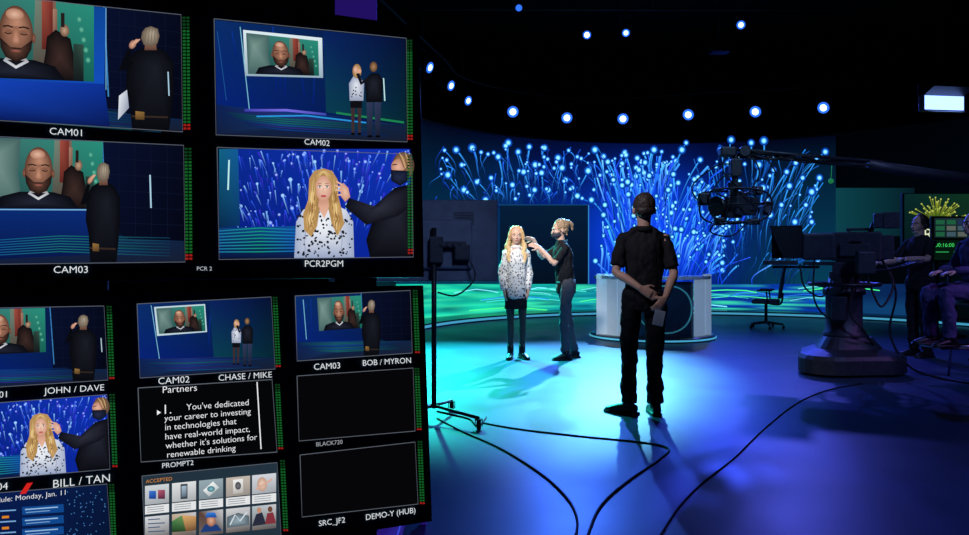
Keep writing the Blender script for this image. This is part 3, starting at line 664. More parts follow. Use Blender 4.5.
def l8(c):
    q = [(142, 476), (277, 462.5), (281, 536), (145, 550)]
    c.poly(q, C(34, 50, 62)); c.text('ACCEPTED', 159, 480, 26, C(220, 140, 60))
    sl = lambda x, y: y-(x-145)*.1
    cols = [C(206, 212, 216), C(222, 224, 226), C(150, 168, 176), C(196, 184, 172), C(210, 214, 220)]
    for k, x in enumerate((145, 172, 199, 226, 252)):
        w = 24
        def card(y0, y1, cc): c.poly([(x, sl(x, y0)), (x, sl(x, y1)), (x+w, sl(x+w, y1)), (x+w, sl(x+w, y0))], cc)
        card(486, 505, [cols[k], mix(cols[k], C(80, 90, 100), .4), mix(cols[k], C(60, 70, 80), .5), cols[k]]); card(506, 514.5, C(226, 228, 230)); card(517, 541, [[C(214, 218, 222), C(196, 176, 150), C(90, 60, 48), C(206, 208, 210), C(176, 190, 196)][k], C(110, 100, 96), C(90, 84, 84), C(200, 200, 204)])
        for j in range(3): c.line([(x+2, sl(x+2, 508+j*2.2)), (x+w-5, sl(x+w-5, 508+j*2.2))], .6, C(110, 116, 122))
        cx = x+w/2; y = sl(cx, 496)
        if k == 0: c.poly([(cx-8, y-4), (cx-8, y+4), (cx-1, y+4), (cx-1, y-4)], [C(60, 120, 210), C(20, 60, 150), C(20, 50, 130), C(40, 100, 190)]); c.poly([(cx+1, y-5), (cx+1, y+4), (cx+8, y+4), (cx+8, y-5)], [C(180, 90, 110), C(90, 30, 60), C(70, 30, 60), C(150, 70, 100)])
        elif k == 1: c.poly([(cx-3.5, y-8), (cx-3.5, y+7), (cx+3.5, y+6.5), (cx+3.5, y-8.5)], C(60, 64, 72)); c.poly([(cx-2.5, y-6), (cx-2.5, y+5), (cx+2.5, y+4.5), (cx+2.5, y-6.5)], [C(170, 190, 206), C(90, 110, 130), C(80, 96, 116), C(160, 180, 196)])
        elif k == 2: c.poly([(cx-8, y+1), (cx-2, y+7), (cx+8, y-2), (cx+2, y-8)], [C(232, 236, 236), C(180, 188, 190), C(200, 206, 206), C(240, 244, 244)]); c.sell(cx, y-.5, 4, 3, C(130, 190, 200), C(60, 110, 120), n=12)
        elif k == 3: c.poly([(cx-5, y-7), (cx-5, y+7), (cx+5, y+6), (cx+5, y-8)], [C(240, 240, 240), C(190, 186, 180), C(180, 176, 170), C(236, 236, 236)]); c.sell(cx, y-1, 3, 4, C(120, 120, 126), C(60, 60, 66), n=12)
        else: c.sell(cx-2, y, 5, 7, C(240, 210, 190), C(190, 150, 130)); c.line([(cx-8, y+5), (cx+8, y-5)], 2, C(216, 170, 150))
        y = sl(cx, 528)
        if k == 0:
            for j in range(4): c.line([(cx-9, sl(cx-9, 520+j*4)), (cx+(8 if j % 2 else 3), sl(cx, 520+j*4))], 1.1, C(70, 90, 120))
        elif k == 1: c.poly([(cx-12, y-3), (cx-12, y+8), (cx+2, y+7), (cx-2, y-9)], [C(70, 120, 70), C(30, 60, 30), C(40, 70, 40), C(110, 150, 90)]); c.poly([(cx-2, y-9), (cx+2, y+7), (cx+12, y+6), (cx+12, y-8)], [C(220, 170, 110), C(120, 80, 50), C(100, 70, 44), C(200, 150, 96)])
        elif k == 2: c.poly([(cx-11, y+11), (cx-6, y+3), (cx+6, y+3), (cx+11, y+9)], C(30, 60, 120)); c.sell(cx, y-1, 4.6, 6, C(224, 170, 140), C(150, 96, 76)); c.poly([(cx-6, y-4), (cx-4, y-9), (cx+4, y-9), (cx+6, y-4)], [C(30, 80, 160), C(60, 130, 220), C(50, 120, 210), C(26, 70, 150)])
        elif k == 3: c.fan([(cx-11, y+9), (cx-11, y-2), (cx, y-6), (cx+11, y-3), (cx+11, y+6)], (cx, y+2), C(150, 170, 180), C(80, 96, 106)); c.line([(cx-8, y+6), (cx-3, y-4), (cx+2, y+2), (cx+9, y-7)], 1.4, C(210, 220, 226))
        else: c.poly([(cx-12, y+10), (cx-8, y-2), (cx-2, y-4), (cx+2, y+8)], C(40, 44, 60)); c.poly([(cx+1, y+8), (cx+3, y-3), (cx+9, y-4), (cx+12, y+7)], C(130, 50, 60)); c.ell(cx-5, y-6, 2.4, 3, C(190, 140, 114), 12); c.ell(cx+6, y-7, 2.4, 3, C(110, 70, 54), 12)
    frame(c, q); meters(c, 280, 460, 532, 2, 26, 3.5)
tile(pl_, scr2, l8, 'web_page_picture', 'light web page with rows of picture cards')
def l9(c):
    q = [(300, 455), (415, 442), (418, 504), (302, 517)]
    c.poly(q, C(6, 6, 8)); frame(c, q); meters(c, 417.5, 441, 505, 2, 24, 2.5); c.text('SRC_JF2', 332, 521.5, 26, W_); c.text('DEMO-Y (HUB)', 391, 513.5, 49, W_)
tile(pl_, scr2, l9, 'empty_tile')

st = thing('monitor_stand', 'tall rolling steel stand behind the two multi-view monitors, lit purple', 'stand', (-.95, 2.1, 0))
def behind(px, back, z):
    h = pu.hit(px, 200); p = V((h.x, h.y, 0))+NA*back; return V((p.x, p.y, z))
rotz = Matrix((RV, NA, V((0, 0, 1)))).transposed()
uA = behind(380, .24, 0); uB = behind(80, .24, 0)
for u in (uA, uB):
    bm = NB(); box(bm, (u.x, u.y, .93), (.11, .08, 1.7), .006, rotz); obj('upright', bm, M['blackmetal'], st, world=True)
    bm = NB(); box(bm, (u.x, u.y, 2.05), (.11, .08, .54), .006, rotz); obj('upright_lit_top', bm, M['purple'], st, world=True)  # same upright; purple light painted on its top section only
for z in (.85, 1.42, 1.8):
    bm = NB(); m = (uA+uB)/2; box(bm, (m.x, m.y, z), ((uA-uB).length+.1, .03, .06), .004, rotz); obj('crossbar', bm, M['blackmetal'], st, world=True)
for u in (uA, uB):
    for z in (.85, 1.5): bm = NB(); box(bm, V((u.x, u.y, z))-NA*.08, (.08, .08, .3), .004, rotz); obj('bracket', bm, M['blackmetal'], st, world=True)
bm = NB()
for u in (uA, uB): box(bm, (u.x, u.y+.35, .13), (.09, 2.0, .06), .006)
box(bm, ((uA.x+uB.x)/2, uA.y*.5+uB.y*.5, .13), ((uA-uB).length, .06, .06), .004, rotz)
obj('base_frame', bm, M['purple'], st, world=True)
def caster(parent, p, r=.05, m=None):
    bm = NB(); lathe(bm, [(r*.7, -.018), (r, -.012), (r, .012), (r*.7, .018)], (p[0], p[1], r), 20, Matrix.Rotation(R(90), 3, 'Y'))
    box(bm, (p[0]-.026, p[1], r*1.3), (.006, r*1.1, r*1.3)); box(bm, (p[0]+.026, p[1], r*1.3), (.006, r*1.1, r*1.3)); box(bm, (p[0], p[1], r*2.0), (.06, r*1.2, .008))
    return obj('caster', bm, m or M['rubber'], parent, world=True)
for u in (uA, uB):
    for dy in (-.6, 1.28): caster(st, (u.x, u.y+dy, 0), .05)
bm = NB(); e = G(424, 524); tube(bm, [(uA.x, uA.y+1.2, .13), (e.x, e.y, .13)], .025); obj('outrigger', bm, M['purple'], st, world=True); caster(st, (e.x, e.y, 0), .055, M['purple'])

# ------------------------------------------------------------------ floor display seen from behind
Y0 = 5.9; bx = (434-CX)*Y0/F
sm = thing('display_stand', 'rolling pole stand with wheeled base holding the black display seen from behind', 'stand', (bx, Y0, 0))
bm = NB(); tube(bm, [(bx, Y0, .1), (bx, Y0, 1.5)], .020, 12); obj('pole', bm, M['blackmetal'], sm, world=True)
for (x, y) in ((-.42, .1), (.35, -.30), (.12, .40), (-.34, -.3)):
    bm = NB(); tube(bm, [(bx, Y0, .12), (bx+x, Y0+y, .085)], .013, 8); obj('leg', bm, M['blackmetal'], sm, world=True); caster(sm, (bx+x, Y0+y, 0), .038)
bm = NB(); box(bm, (bx+.02, Y0-.01, 1.33), (.1, .06, .2), .005); box(bm, (bx+.13, Y0-.01, 1.37), (.24, .05, .05), .01); box(bm, (bx+.22, Y0-.02, 1.31), (.12, .06, .12), .01)
for k in range(4): box(bm, (bx+.06+.05*k, Y0-.045, 1.37), (.02, .02, .03), .003)
tube(bm, [(bx+.25, Y0-.03, 1.3), (bx+.32, Y0-.05, 1.12), (bx+.18, Y0-.05, .98), (bx+.03, Y0-.02, 1.0)], .007, 6, 5)
obj('mounting_bracket', bm, M['gear'], sm, world=True)
dm = thing('display_monitor', 'dark, blue-sheened flat display seen from behind on a rolling pole stand left of the blond woman', 'monitor', (bx, Y0+.06, 1.08))
cx_ = P(412, 240, Y0).x; w_ = 2*(P(498, 240, Y0).x-cx_); zt = P(0, 199, Y0).z; zb = P(0, 282, Y0).z
bm = NB(); box(bm, (cx_, Y0+.10, (zt+zb)/2), (w_, .05, zt-zb), .012); box(bm, (cx_, Y0+.06, (zt+zb)/2-.03), (w_*.7, .05, (zt-zb)*.6), .02)
obj('housing', bm, M['greyback'], dm, world=True)
bm = NB(); box(bm, (cx_, Y0+.128, (zt+zb)/2), (w_-.04, .004, zt-zb-.04)); obj('screen', bm, M['teal'], dm, world=True)
bm = NB()
for k in range(9): box(bm, (cx_+w_*.30, Y0+.0735, zt-.10-.012*k), (.16, .006, .004))
obj('vent_grille', bm, M['blackmetal'], dm, world=True)

# ------------------------------------------------------------------ anchor desk
dk = thing('anchor_desk', 'rounded silvery presenter desk with frosted panels and dark glass centre', 'desk', (2.72, 12.35, 0))
def fa(a): return R(a-90)
bm = NB(); lathe(bm, [(.98, 0), (1.0, .01), (1.0, .06), (.97, .075)], (0, 0, 0), 56); obj('plinth', bm, M['platform'], dk)
bm = NB(); arcbox(bm, (0, 0), 1.0, 1.008, fa(-180), fa(180), .02, .045, 64); obj('light_strip', bm, M['cyan'], dk)
for a0_, a1_ in ((-92, -66), (-65, -50), (-49, -31), (36, 56), (57, 92)):
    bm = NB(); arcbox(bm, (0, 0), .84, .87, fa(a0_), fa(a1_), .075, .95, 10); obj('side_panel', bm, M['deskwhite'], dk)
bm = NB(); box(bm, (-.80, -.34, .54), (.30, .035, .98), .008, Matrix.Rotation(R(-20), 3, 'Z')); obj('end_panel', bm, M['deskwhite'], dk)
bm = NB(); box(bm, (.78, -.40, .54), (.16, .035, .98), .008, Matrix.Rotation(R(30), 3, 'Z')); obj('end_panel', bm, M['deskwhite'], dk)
bm = NB(); arcbox(bm, (0, 0), .80, .83, fa(-31), fa(36), .075, .92, 20); obj('front_panel', bm, M['glass'], dk)
bm = NB(); pts = []
for k in range(33):
    t = k*math.pi*2/32; a = fa(3+(30)*math.cos(t)); z = .50+.36*math.sin(t); pts.append((.838*math.cos(a), .838*math.sin(a), z))
tube(bm, pts, .012, 6)
obj('oval_trim', bm, M['teal'], dk)
bm = NB(); arcbox(bm, (0, 0), .52, .93, fa(-95), fa(95), .95, 1.0, 48); obj('desk_top', bm, M['white'], dk)
bm = NB(); arcbox(bm, (0, 0), .45, .80, fa(-90), fa(90), .55, .58, 30); obj('shelf', bm, M['black'], dk)

# ------------------------------------------------------------------ office chair
def office_chair(px, py, rz, label, fab=M['chairfab'], s=1.0):
    g = G(px, py); t = thing('office_chair', label, 'chair', g, rz)
    bm = NB(); box(bm, (0, 0, .49), (.48, .46, .08), .03); obj('seat', bm, fab, t, True)
    bm = NB(); loft(bm, [(0, .23, .55), (0, .26, .75), (0, .29, .95), (0, .33, 1.15)], [(.18, .03), (.23, .035), (.23, .03), (.17, .025)], (1, 0, 0), 16, 4); obj('backrest', bm, fab, t, True)
    bm = NB(); tube(bm, [(0, .05, .45), (0, .25, .45), (0, .29, .65)], .018, 8, 4); obj('back_support', bm, M['blackmetal'], t)
    bm = NB(); tube(bm, [(0, 0, .08), (0, 0, .45)], .028, 12); obj('gas_column', bm, M['blackmetal'], t)
    for sx in (-1, 1):
        bm = NB(); tube(bm, [(sx*.2, .05, .46), (sx*.29, .05, .5), (sx*.29, .03, .68)], .014, 8, 3); box(bm, (sx*.29, 0, .70), (.07, .26, .03), .01); obj('armrest', bm, M['black'], t)
    for k in range(5):
        a = 2*math.pi*k/5+.3; e = V((.30*math.cos(a), .30*math.sin(a), 0))
        bm = NB(); loft(bm, [(0, 0, .11), (e.x, e.y, .075)], [(.025, .02), (.016, .012)], (0, 0, 1), 8); lg = obj('leg', bm, M['blackmetal'], t)
        bm = NB(); lathe(bm, [(.028, -.02), (.028, .02)], (e.x, e.y, .028), 14, Matrix.Rotation(R(90), 3, 'X')); obj('caster', bm, M['rubber'], lg)
    return t
office_chair(766, 328, R(-115), 'grey office chair standing in the open right of the presenter desk')

# ------------------------------------------------------------------ studio pedestal camera (lens towards -X)
cp = thing('studio_camera', 'large broadcast camera with prompter hood on a heavy wheeled pedestal', 'television camera', (4.02, 8.5, 0), R(-24))
def tri(r0, r1, n=36):
    out = []
    for i in range(n):
        a = 2*math.pi*i/n; rr = r0+(r1-r0)*(.5+.5*math.cos(3*a)); out.append((rr*math.cos(a), rr*math.sin(a)))
    return out
def prism(bm, outs):
    rings = [[bm.verts.new((x*s, y*s, z)) for x, y in pts] for pts, s, z in outs]; n = len(rings[0])
    for i in range(len(rings)-1):
        for j in range(n): bm.faces.new((rings[i][j], rings[i][(j+1) % n], rings[i+1][(j+1) % n], rings[i+1][j]))
    bm.faces.new(list(reversed(rings[0]))); bm.faces.new(rings[-1])
T_ = tri(.46, .62); bm = NB(); prism(bm, [(T_, 1, .03), (T_, 1.0, .18), (T_, .95, .22), (T_, .62, .28), (T_, .45, .40)])
obj('base_skirt', bm, M['gear'], cp)
for k in range(3):
    a = 2*math.pi*k/3; bm = NB(); lathe(bm, [(.07, -.03), (.08, -.02), (.08, .02), (.07, .03)], (.47*math.cos(a), .47*math.sin(a), .08), 20, Matrix.Rotation(R(90), 3, 'X')); obj('wheel', bm, M['rubber'], cp)
bm = NB(); lathe(bm, [(.22, .36), (.22, .44), (.19, .46), (.19, .86), (.22, .87), (.22, .93), (.16, .95), (.16, 1.06)], (0, 0, 0), 32); obj('column', bm, M['gear'], cp, True)
bm = NB(); ring = [(.36*math.cos(2*math.pi*i/32), .36*math.sin(2*math.pi*i/32), .98) for i in range(33)]; tube(bm, ring, .022, 8)
for k in range(4): a = k*math.pi/2; tube(bm, [(.17*math.cos(a), .17*math.sin(a), .94), (.36*math.cos(a), .36*math.sin(a), .98)], .012, 6)
obj('steering_ring', bm, M['black'], cp, True)
bm = NB(); box(bm, (0, 0, 1.08), (.30, .26, .08), .01); box(bm, (0, -.12, 1.15), (.24, .04, .14), .01); box(bm, (0, .12, 1.15), (.24, .04, .14), .01); box(bm, (-.06, 0, 1.21), (.72, .22, .04), .005); obj('pan_head', bm, M['gear'], cp)
bm = NB(); box(bm, (.12, 0, 1.40), (.50, .24, .32), .02); box(bm, (.16, 0, 1.59), (.28, .04, .03), .008); box(bm, (.05, 0, 1.57), (.03, .04, .04), .004); box(bm, (.28, 0, 1.57), (.03, .04, .04), .004); box(bm, (.42, 0, 1.39), (.14, .20, .26), .01); box(bm, (.1, -.14, 1.36), (.3, .05, .14), .01); box(bm, (.14, -.17, 1.47), (.10, .02, .04), .004); obj('camera_body', bm, M['gear'], cp)
bm = NB(); box(bm, (-.26, 0, 1.40), (.34, .28, .30), .025); lathe(bm, [(.12, 0), (.14, .10)], (-.43, 0, 1.40), 24, Matrix.Rotation(R(-90), 3, 'Y')); obj('lens', bm, M['gear'], cp)
bm = NB()
box(bm, (-.60, 0, 1.63), (.34, .40, .014)); box(bm, (-.60, .20, 1.45), (.34, .014, .36)); box(bm, (-.46, 0, 1.58), (.012, .40, .12))
pv = [(-.77, 1.63), (-.43, 1.63), (-.43, 1.27), (-.62, 1.27)]
q0 = [bm.verts.new((x, -.20, z)) for x, z in pv]; q1 = [bm.verts.new((x, -.188, z)) for x, z in pv]
bm.faces.new(q0); bm.faces.new(list(reversed(q1)))
for i in range(4): bm.faces.new((q0[i], q0[(i+1) % 4], q1[(i+1) % 4], q1[i]))
bmesh.ops.recalc_face_normals(bm, faces=bm.faces[:])
obj('prompter_hood', bm, M['black'], cp)
bm = NB(); box(bm, (-.62, 0, 1.44), (.004, .38, .42), 0, Matrix.Rotation(R(42), 3, 'Y')); obj('prompter_glass', bm, M['glass'], cp)
bm = NB(); box(bm, (-.66, 0, 1.22), (.36, .42, .05), .008); box(bm, (-.50, 0, 1.17), (.5, .06, .03)); obj('prompter_display', bm, M['gear'], cp)
bm = NB(); box(bm, (.34, -.05, 1.68), (.10, .22, .16), .012); box(bm, (.46, -.05, 1.68), (.16, .24, .17), .006); tube(bm, [(.24, 0, 1.5), (.30, -.03, 1.66)], .025); obj('viewfinder', bm, M['gear'], cp)
bm = NB(); box(bm, (.20, -.30, 1.22), (.18, .14, .24), .015, Matrix.Rotation(R(10), 3, 'Z')); tube(bm, [(.05, -.1, 1.14), (.18, -.28, 1.12)], .018); obj('camera_control_box', bm, M['gear'], cp)
for sy in (-1, 1):
    bm = NB(); tube(bm, [(.05, sy*.11, 1.15), (.35, sy*.18, 1.13), (.66, sy*.24, 1.20)], .013, 8, 4); loft(bm, [(.60, sy*.225, 1.18), (.76, sy*.26, 1.24)], [.021, .021], (0, 0, 1), 10); obj('pan_bar', bm, M['black'], cp)
bm = NB()
tube(bm, [(.36, 0, 1.28), (.48, -.1, 1.0), (.36, -.24, .75), (.26, -.18, .95), (.22, -.14, 1.1)], .012, 8, 6); tube(bm, [(.36, .04, 1.3), (.52, .1, .9), (.46, .1, .45), (.62, -.1, .12), (.9, -.2, .015), (1.3, -.6, .015)], .012, 8, 6)
tube(bm, [(-.45, -.15, 1.2), (-.40, -.26, .95), (-.22, -.28, .85), (-.12, -.2, 1.05)], .010, 8, 6); tube(bm, [(-.3, -.12, 1.25), (-.3, -.2, .8), (-.1, -.26, .6), (.1, -.24, .9), (.1, -.15, 1.1)], .010, 8, 6); tube(bm, [(.1, -.3, 1.1), (.05, -.32, .7), (.18, -.3, .5), (.3, -.1, .3)], .011, 8, 6)
obj('cable', bm, M['rubber'], cp)
bm = NB(); box(bm, (-.05, -.24, .72), (.16, .10, .26), .01); obj('power_box', bm, M['gear'], cp)

# ------------------------------------------------------------------ jib crane
JY = 8.8
def J(px, py, dy=0.0): p = P(px, py, JY); p.y += dy; return p
jb = thing('camera_crane', 'long black camera crane arm reaching over the stage with a caged camera at its tip', 'camera crane', (P(1040, 0, JY).x, JY, 0))
bm = NB()
tube(bm, [J(722, 148), J(800, 155), J(882, 162)], .020, 10); tube(bm, [J(745, 158), J(800, 160), J(882, 166)], .015, 8)
loft(bm, [J(868, 164), J(890, 168), J(1060, 192)], [(.04, .05), (.055, .06), (.06, .07)], (0, 1, 0), 8)
for k in range(9): x = 750+k*15; tube(bm, [J(x, 151+(x-722)*.085), J(x+7, 159+(x-745)*.058)], .008, 6)
obj('boom', bm, M['gear'], jb, world=True)
r4 = random.Random(2)
bm = NB()
for k in range(6):
    pts = [J(724+i*19, 152+i*1.6+r4.uniform(-4.5, 4.5), r4.uniform(-.05, .05)) for i in range(9)]; tube(bm, pts, .009, 6, 4)
for (a, b, cc, d) in (((740, 192), (720, 174), (726, 152), (742, 150)), ((760, 205), (775, 182), (766, 160), (750, 156)), ((704, 205), (694, 186), (716, 166), (732, 164)), ((744, 196), (756, 176), (752, 160), (738, 158)), ((716, 220), (708, 232), (730, 236), (748, 222)), ((728, 198), (716, 190), (722, 178), (734, 172))):
    q = r4.uniform(-.12, .12); tube(bm, [J(*a, q), J(*b, q*1.2), J(*cc, q*.5), J(*d)], .009, 6, 6)
obj('cable_bundle', bm, M['rubber'], jb, world=True)
bm = NB(); box(bm, J(735, 168), (.12, .12, .20), .01); box(bm, J(727, 152), (.18, .14, .11), .02); tube(bm, [J(735, 155), J(735, 196)], .035, 12); lathe(bm, [(.08, -.04), (.08, .04)], J(735, 186), 20); lathe(bm, [(.06, -.05), (.06, .05)], J(742, 152, -.06), 18, Matrix.Rotation(R(90), 3, 'X')); obj('pan_head', bm, M['gear'], jb, world=True)
h = J(734, 206)
bm = NB()
for s in (-.20, .20):
    loop = [h+V((x, s, z)) for x, z in ((-.34, .10), (-.30, .17), (0, .19), (.26, .16), (.36, .06), (.34, -.10), (.2, -.18), (-.16, -.19), (-.33, -.10), (-.34, .10))]; tube(bm, loop, .012, 6, 3)
for x, z in ((-.34, .05), (-.2, .18), (.2, .17), (.35, 0), (.25, -.16), (-.2, -.19), (0, .19), (0, -.185)): tube(bm, [h+V((x, -.2, z)), h+V((x, .2, z))], .010, 6)
tube(bm, [h+V((-.34, -.2, 0)), h+V((.36, -.2, .02))], .010, 6); tube(bm, [h+V((-.1, -.2, .19)), h+V((-.16, -.2, -.19))], .010, 6)
obj('cage', bm, M['blackmetal'], jb, world=True)
rj = Matrix.Rotation(R(35), 3, 'Z')
bm = NB(); box(bm, h+V((.08, 0, 0)), (.36, .18, .21), .015, rj); box(bm, h+V((.18, .05, .02)), (.14, .18, .15), .01, rj); box(bm, h+V((.05, -.02, .13)), (.2, .10, .06), .01, rj); box(bm, h+V((-.05, -.06, -.11)), (.26, .10, .06), .01, rj); obj('camera_body', bm, M['gear'], jb, world=True)
bm = NB(); d_ = V((-.85, -.5, -.05)).normalized(); loft(bm, [h+V((-.02, 0, -.01)), h+d_*.2, h+d_*.21, h+d_*.30], [.07, .075, .09, .115], (0, 0, 1), 20); obj('lens', bm, M['black'], jb, world=True)
for cc, sz in ((J(701, 200, -.1), (.12, .08, .14)), (J(768, 208, .08), (.10, .12, .16)), (J(716, 222, -.12), (.11, .10, .09)), (J(760, 190, .1), (.12, .10, .10)), (J(752, 222, -.05), (.13, .10, .07))):
    bm = NB(); box(bm, cc, sz, .012); lathe(bm, [(sz[2]*.3, 0), (sz[2]*.35, .03)], V(cc)+V((0, -sz[1]/2, 0)), 14, look((0, -1, 0))); obj('motor_unit', bm, M['gear'], jb, world=True)
bm = NB(); pj = J(1040, 188); tube(bm, [(pj.x, JY, .1), (pj.x, JY, pj.z)], .06, 12)
for k in range(3): a = 2*math.pi*k/3+.3; tube(bm, [(pj.x, JY, .5), (pj.x+.7*math.cos(a), JY+.7*math.sin(a), .02)], .03, 8)
obj('crane_tripod', bm, M['blackmetal'], jb, world=True)
bm = NB(); ell(bm, J(831, 181), (.03, .03, .03)); tube(bm, [J(831, 179), J(832, 162)], .004); obj('tally_light', bm, mat('green_indicator', (.02, .3, .08), .4, 0, .02, 3, 0, (.03, .5, .12), .3), jb, world=True)

# ------------------------------------------------------------------ right-hand displays
Yd = 12.4
wd = thing('wall_display', 'large display with yellow-green burst graphic behind the camera operator', 'display', (P(938, 0, 12.4).x, 12.4, 0))
a = P(903, 193, Yd); b = P(975, 262, Yd)
bm = NB(); box(bm, ((a.x+b.x)/2, Yd+.05, (a.z+b.z)/2), (b.x-a.x, .08, a.z-b.z), .01); obj('housing', bm, M['black'], wd, world=True)
bm = NB(); tube(bm, [((a.x+b.x)/2, Yd+.08, 0), ((a.x+b.x)/2, Yd+.08, b.z+.1)], .04); box(bm, ((a.x+b.x)/2, Yd+.08, .02), (.7, .5, .04), .01); obj('floor_stand', bm, M['black'], wd, world=True)
c = Canvas(lambda x, y: (P(x, y, Yd), V((0, -1, 0))), 1e-4, .012)
c.rect(904, 194, 974, 261, [C(8, 40, 40), C(6, 16, 24), C(10, 20, 20), C(14, 50, 30)])
for i in range(60):
    an = rnd.uniform(-1.6, 1.6); L = rnd.uniform(12, 30); c.line([(936+5*math.sin(an), 222-5*math.cos(an)), (936+L*math.sin(an), 222-L*.85*math.cos(an))], .8, [C(40, 80, 20), C(140, 150, 45)])
    c.ell(936+L*math.sin(an), 222-L*.85*math.cos(an), .9, .9, C(180, 190, 90), 6)
c.text('AR', 922, 234, 20, C(235, 240, 200)); c.rect(912, 244, 932, 257, C(30, 60, 40))
obj('screen_picture', c.bm, M['img'], wd, world=True)
Ym = 11.2
tm = thing('countdown_monitor', 'small monitor with green timer digits at right edge beside the seated person', 'monitor', V((P(951, 0, Ym).x, Ym, 0)))
a = P(932, 216, Ym); b = P(970, 262, Ym)
bm = NB(); box(bm, ((a.x+b.x)/2, Ym+.04, (a.z+b.z)/2), (b.x-a.x, .05, a.z-b.z), .008); obj('housing', bm, M['black'], tm, world=True)
bm = NB(); tube(bm, [((a.x+b.x)/2, Ym+.05, 0), ((a.x+b.x)/2, Ym+.05, b.z+.05)], .02); box(bm, ((a.x+b.x)/2, Ym+.05, .015), (.4, .4, .03), .01); obj('pole', bm, M['blackmetal'], tm, world=True)
c = Canvas(lambda x, y: (P(x, y, Ym), V((0, -1, 0))), 1e-4, .018)
c.rect(933.5, 218, 968.5, 238, [C(20, 34, 44), C(14, 24, 30), C(18, 40, 36), C(30, 50, 56)])
for k in range(3):
    for j in range(3): c.rect(935+k*11, 220+j*6, 944+k*11, 224.5+j*6, rnd.choice([C(60, 84, 96), C(30, 90, 60), C(90, 96, 90), C(30, 44, 80)]))
c.rect(933.5, 240, 968.5, 260, C(4, 22, 12)); c.text('00:16:00', 944, 245, 19, C(70, 230, 110)); c.text('00:00', 959, 253, 12, C(60, 190, 100))
c.line([(935, 252), (948, 252)], 1, C(40, 150, 80))
obj('screen_picture', c.bm, M['img'], tm, world=True)
bm = NB(); a = P(897, 123, 16.6); b = P(985, 192, 16.6); box(bm, ((a.x+b.x)/2, 16.6, (a.z)/2), (b.x-a.x, .1, a.z), .01)
dp = obj('set_panel', bm, M['drape']); tag(dp, 'tall dark navy set panel standing at the right behind the crane arm', 'set panel')

# ------------------------------------------------------------------ people
def hand(bm, w, d, nrm, sgn, curl=.5, k=1.0):
    w, d, nrm = V(w), V(d).normalized(), V(nrm); nrm = (nrm-d*nrm.dot(d)).normalized(); s = d.cross(nrm)*sgn
    loft(bm, [w-d*.015, w+d*.03*k, w+d*.088*k], [(.024, .018), (.037, .017), (.040, .013)], s, 12)
    for i in range(4):
        p = w+d*(.082-.004*abs(i-1.2))*k+s*(.030-.020*i); L = (.072, .080, .075, .058)[i]*k; pts = [p-d*.01]; a = curl*.4
        for f in (.45, .32, .23):
            p = p+(d*math.cos(a)+nrm*math.sin(a))*L*f; pts.append(p); a += curl
        loft(bm, pts, [.0092, .0088, .0082, .0065], s, 8)
    p = w+d*.02+s*.026; q = p+(d*.6+s*.65+nrm*.3).normalized()*.045; r = q+(d*.85+s*.2+nrm*.35).normalized()*.038
    loft(bm, [p, q, r], [.013, .011, .008], nrm, 8)
DEF = dict(L=((.175, 0, 1.40), (.22, .02, 1.12), (.21, -.05, .88), (0, -.1, -1), (-1, 0, 0)),
           R=((-.175, 0, 1.40), (-.22, .02, 1.12), (-.21, -.05, .88), (0, -.1, -1), (1, 0, 0)),
           LL=((.092, 0, .93), (.10, -.015, .50), (.105, .02, .08), (.15, -1, 0)), RL=((-.092, 0, .93), (-.10, -.015, .50), (-.105, .02, .08), (-.15, -1, 0)))
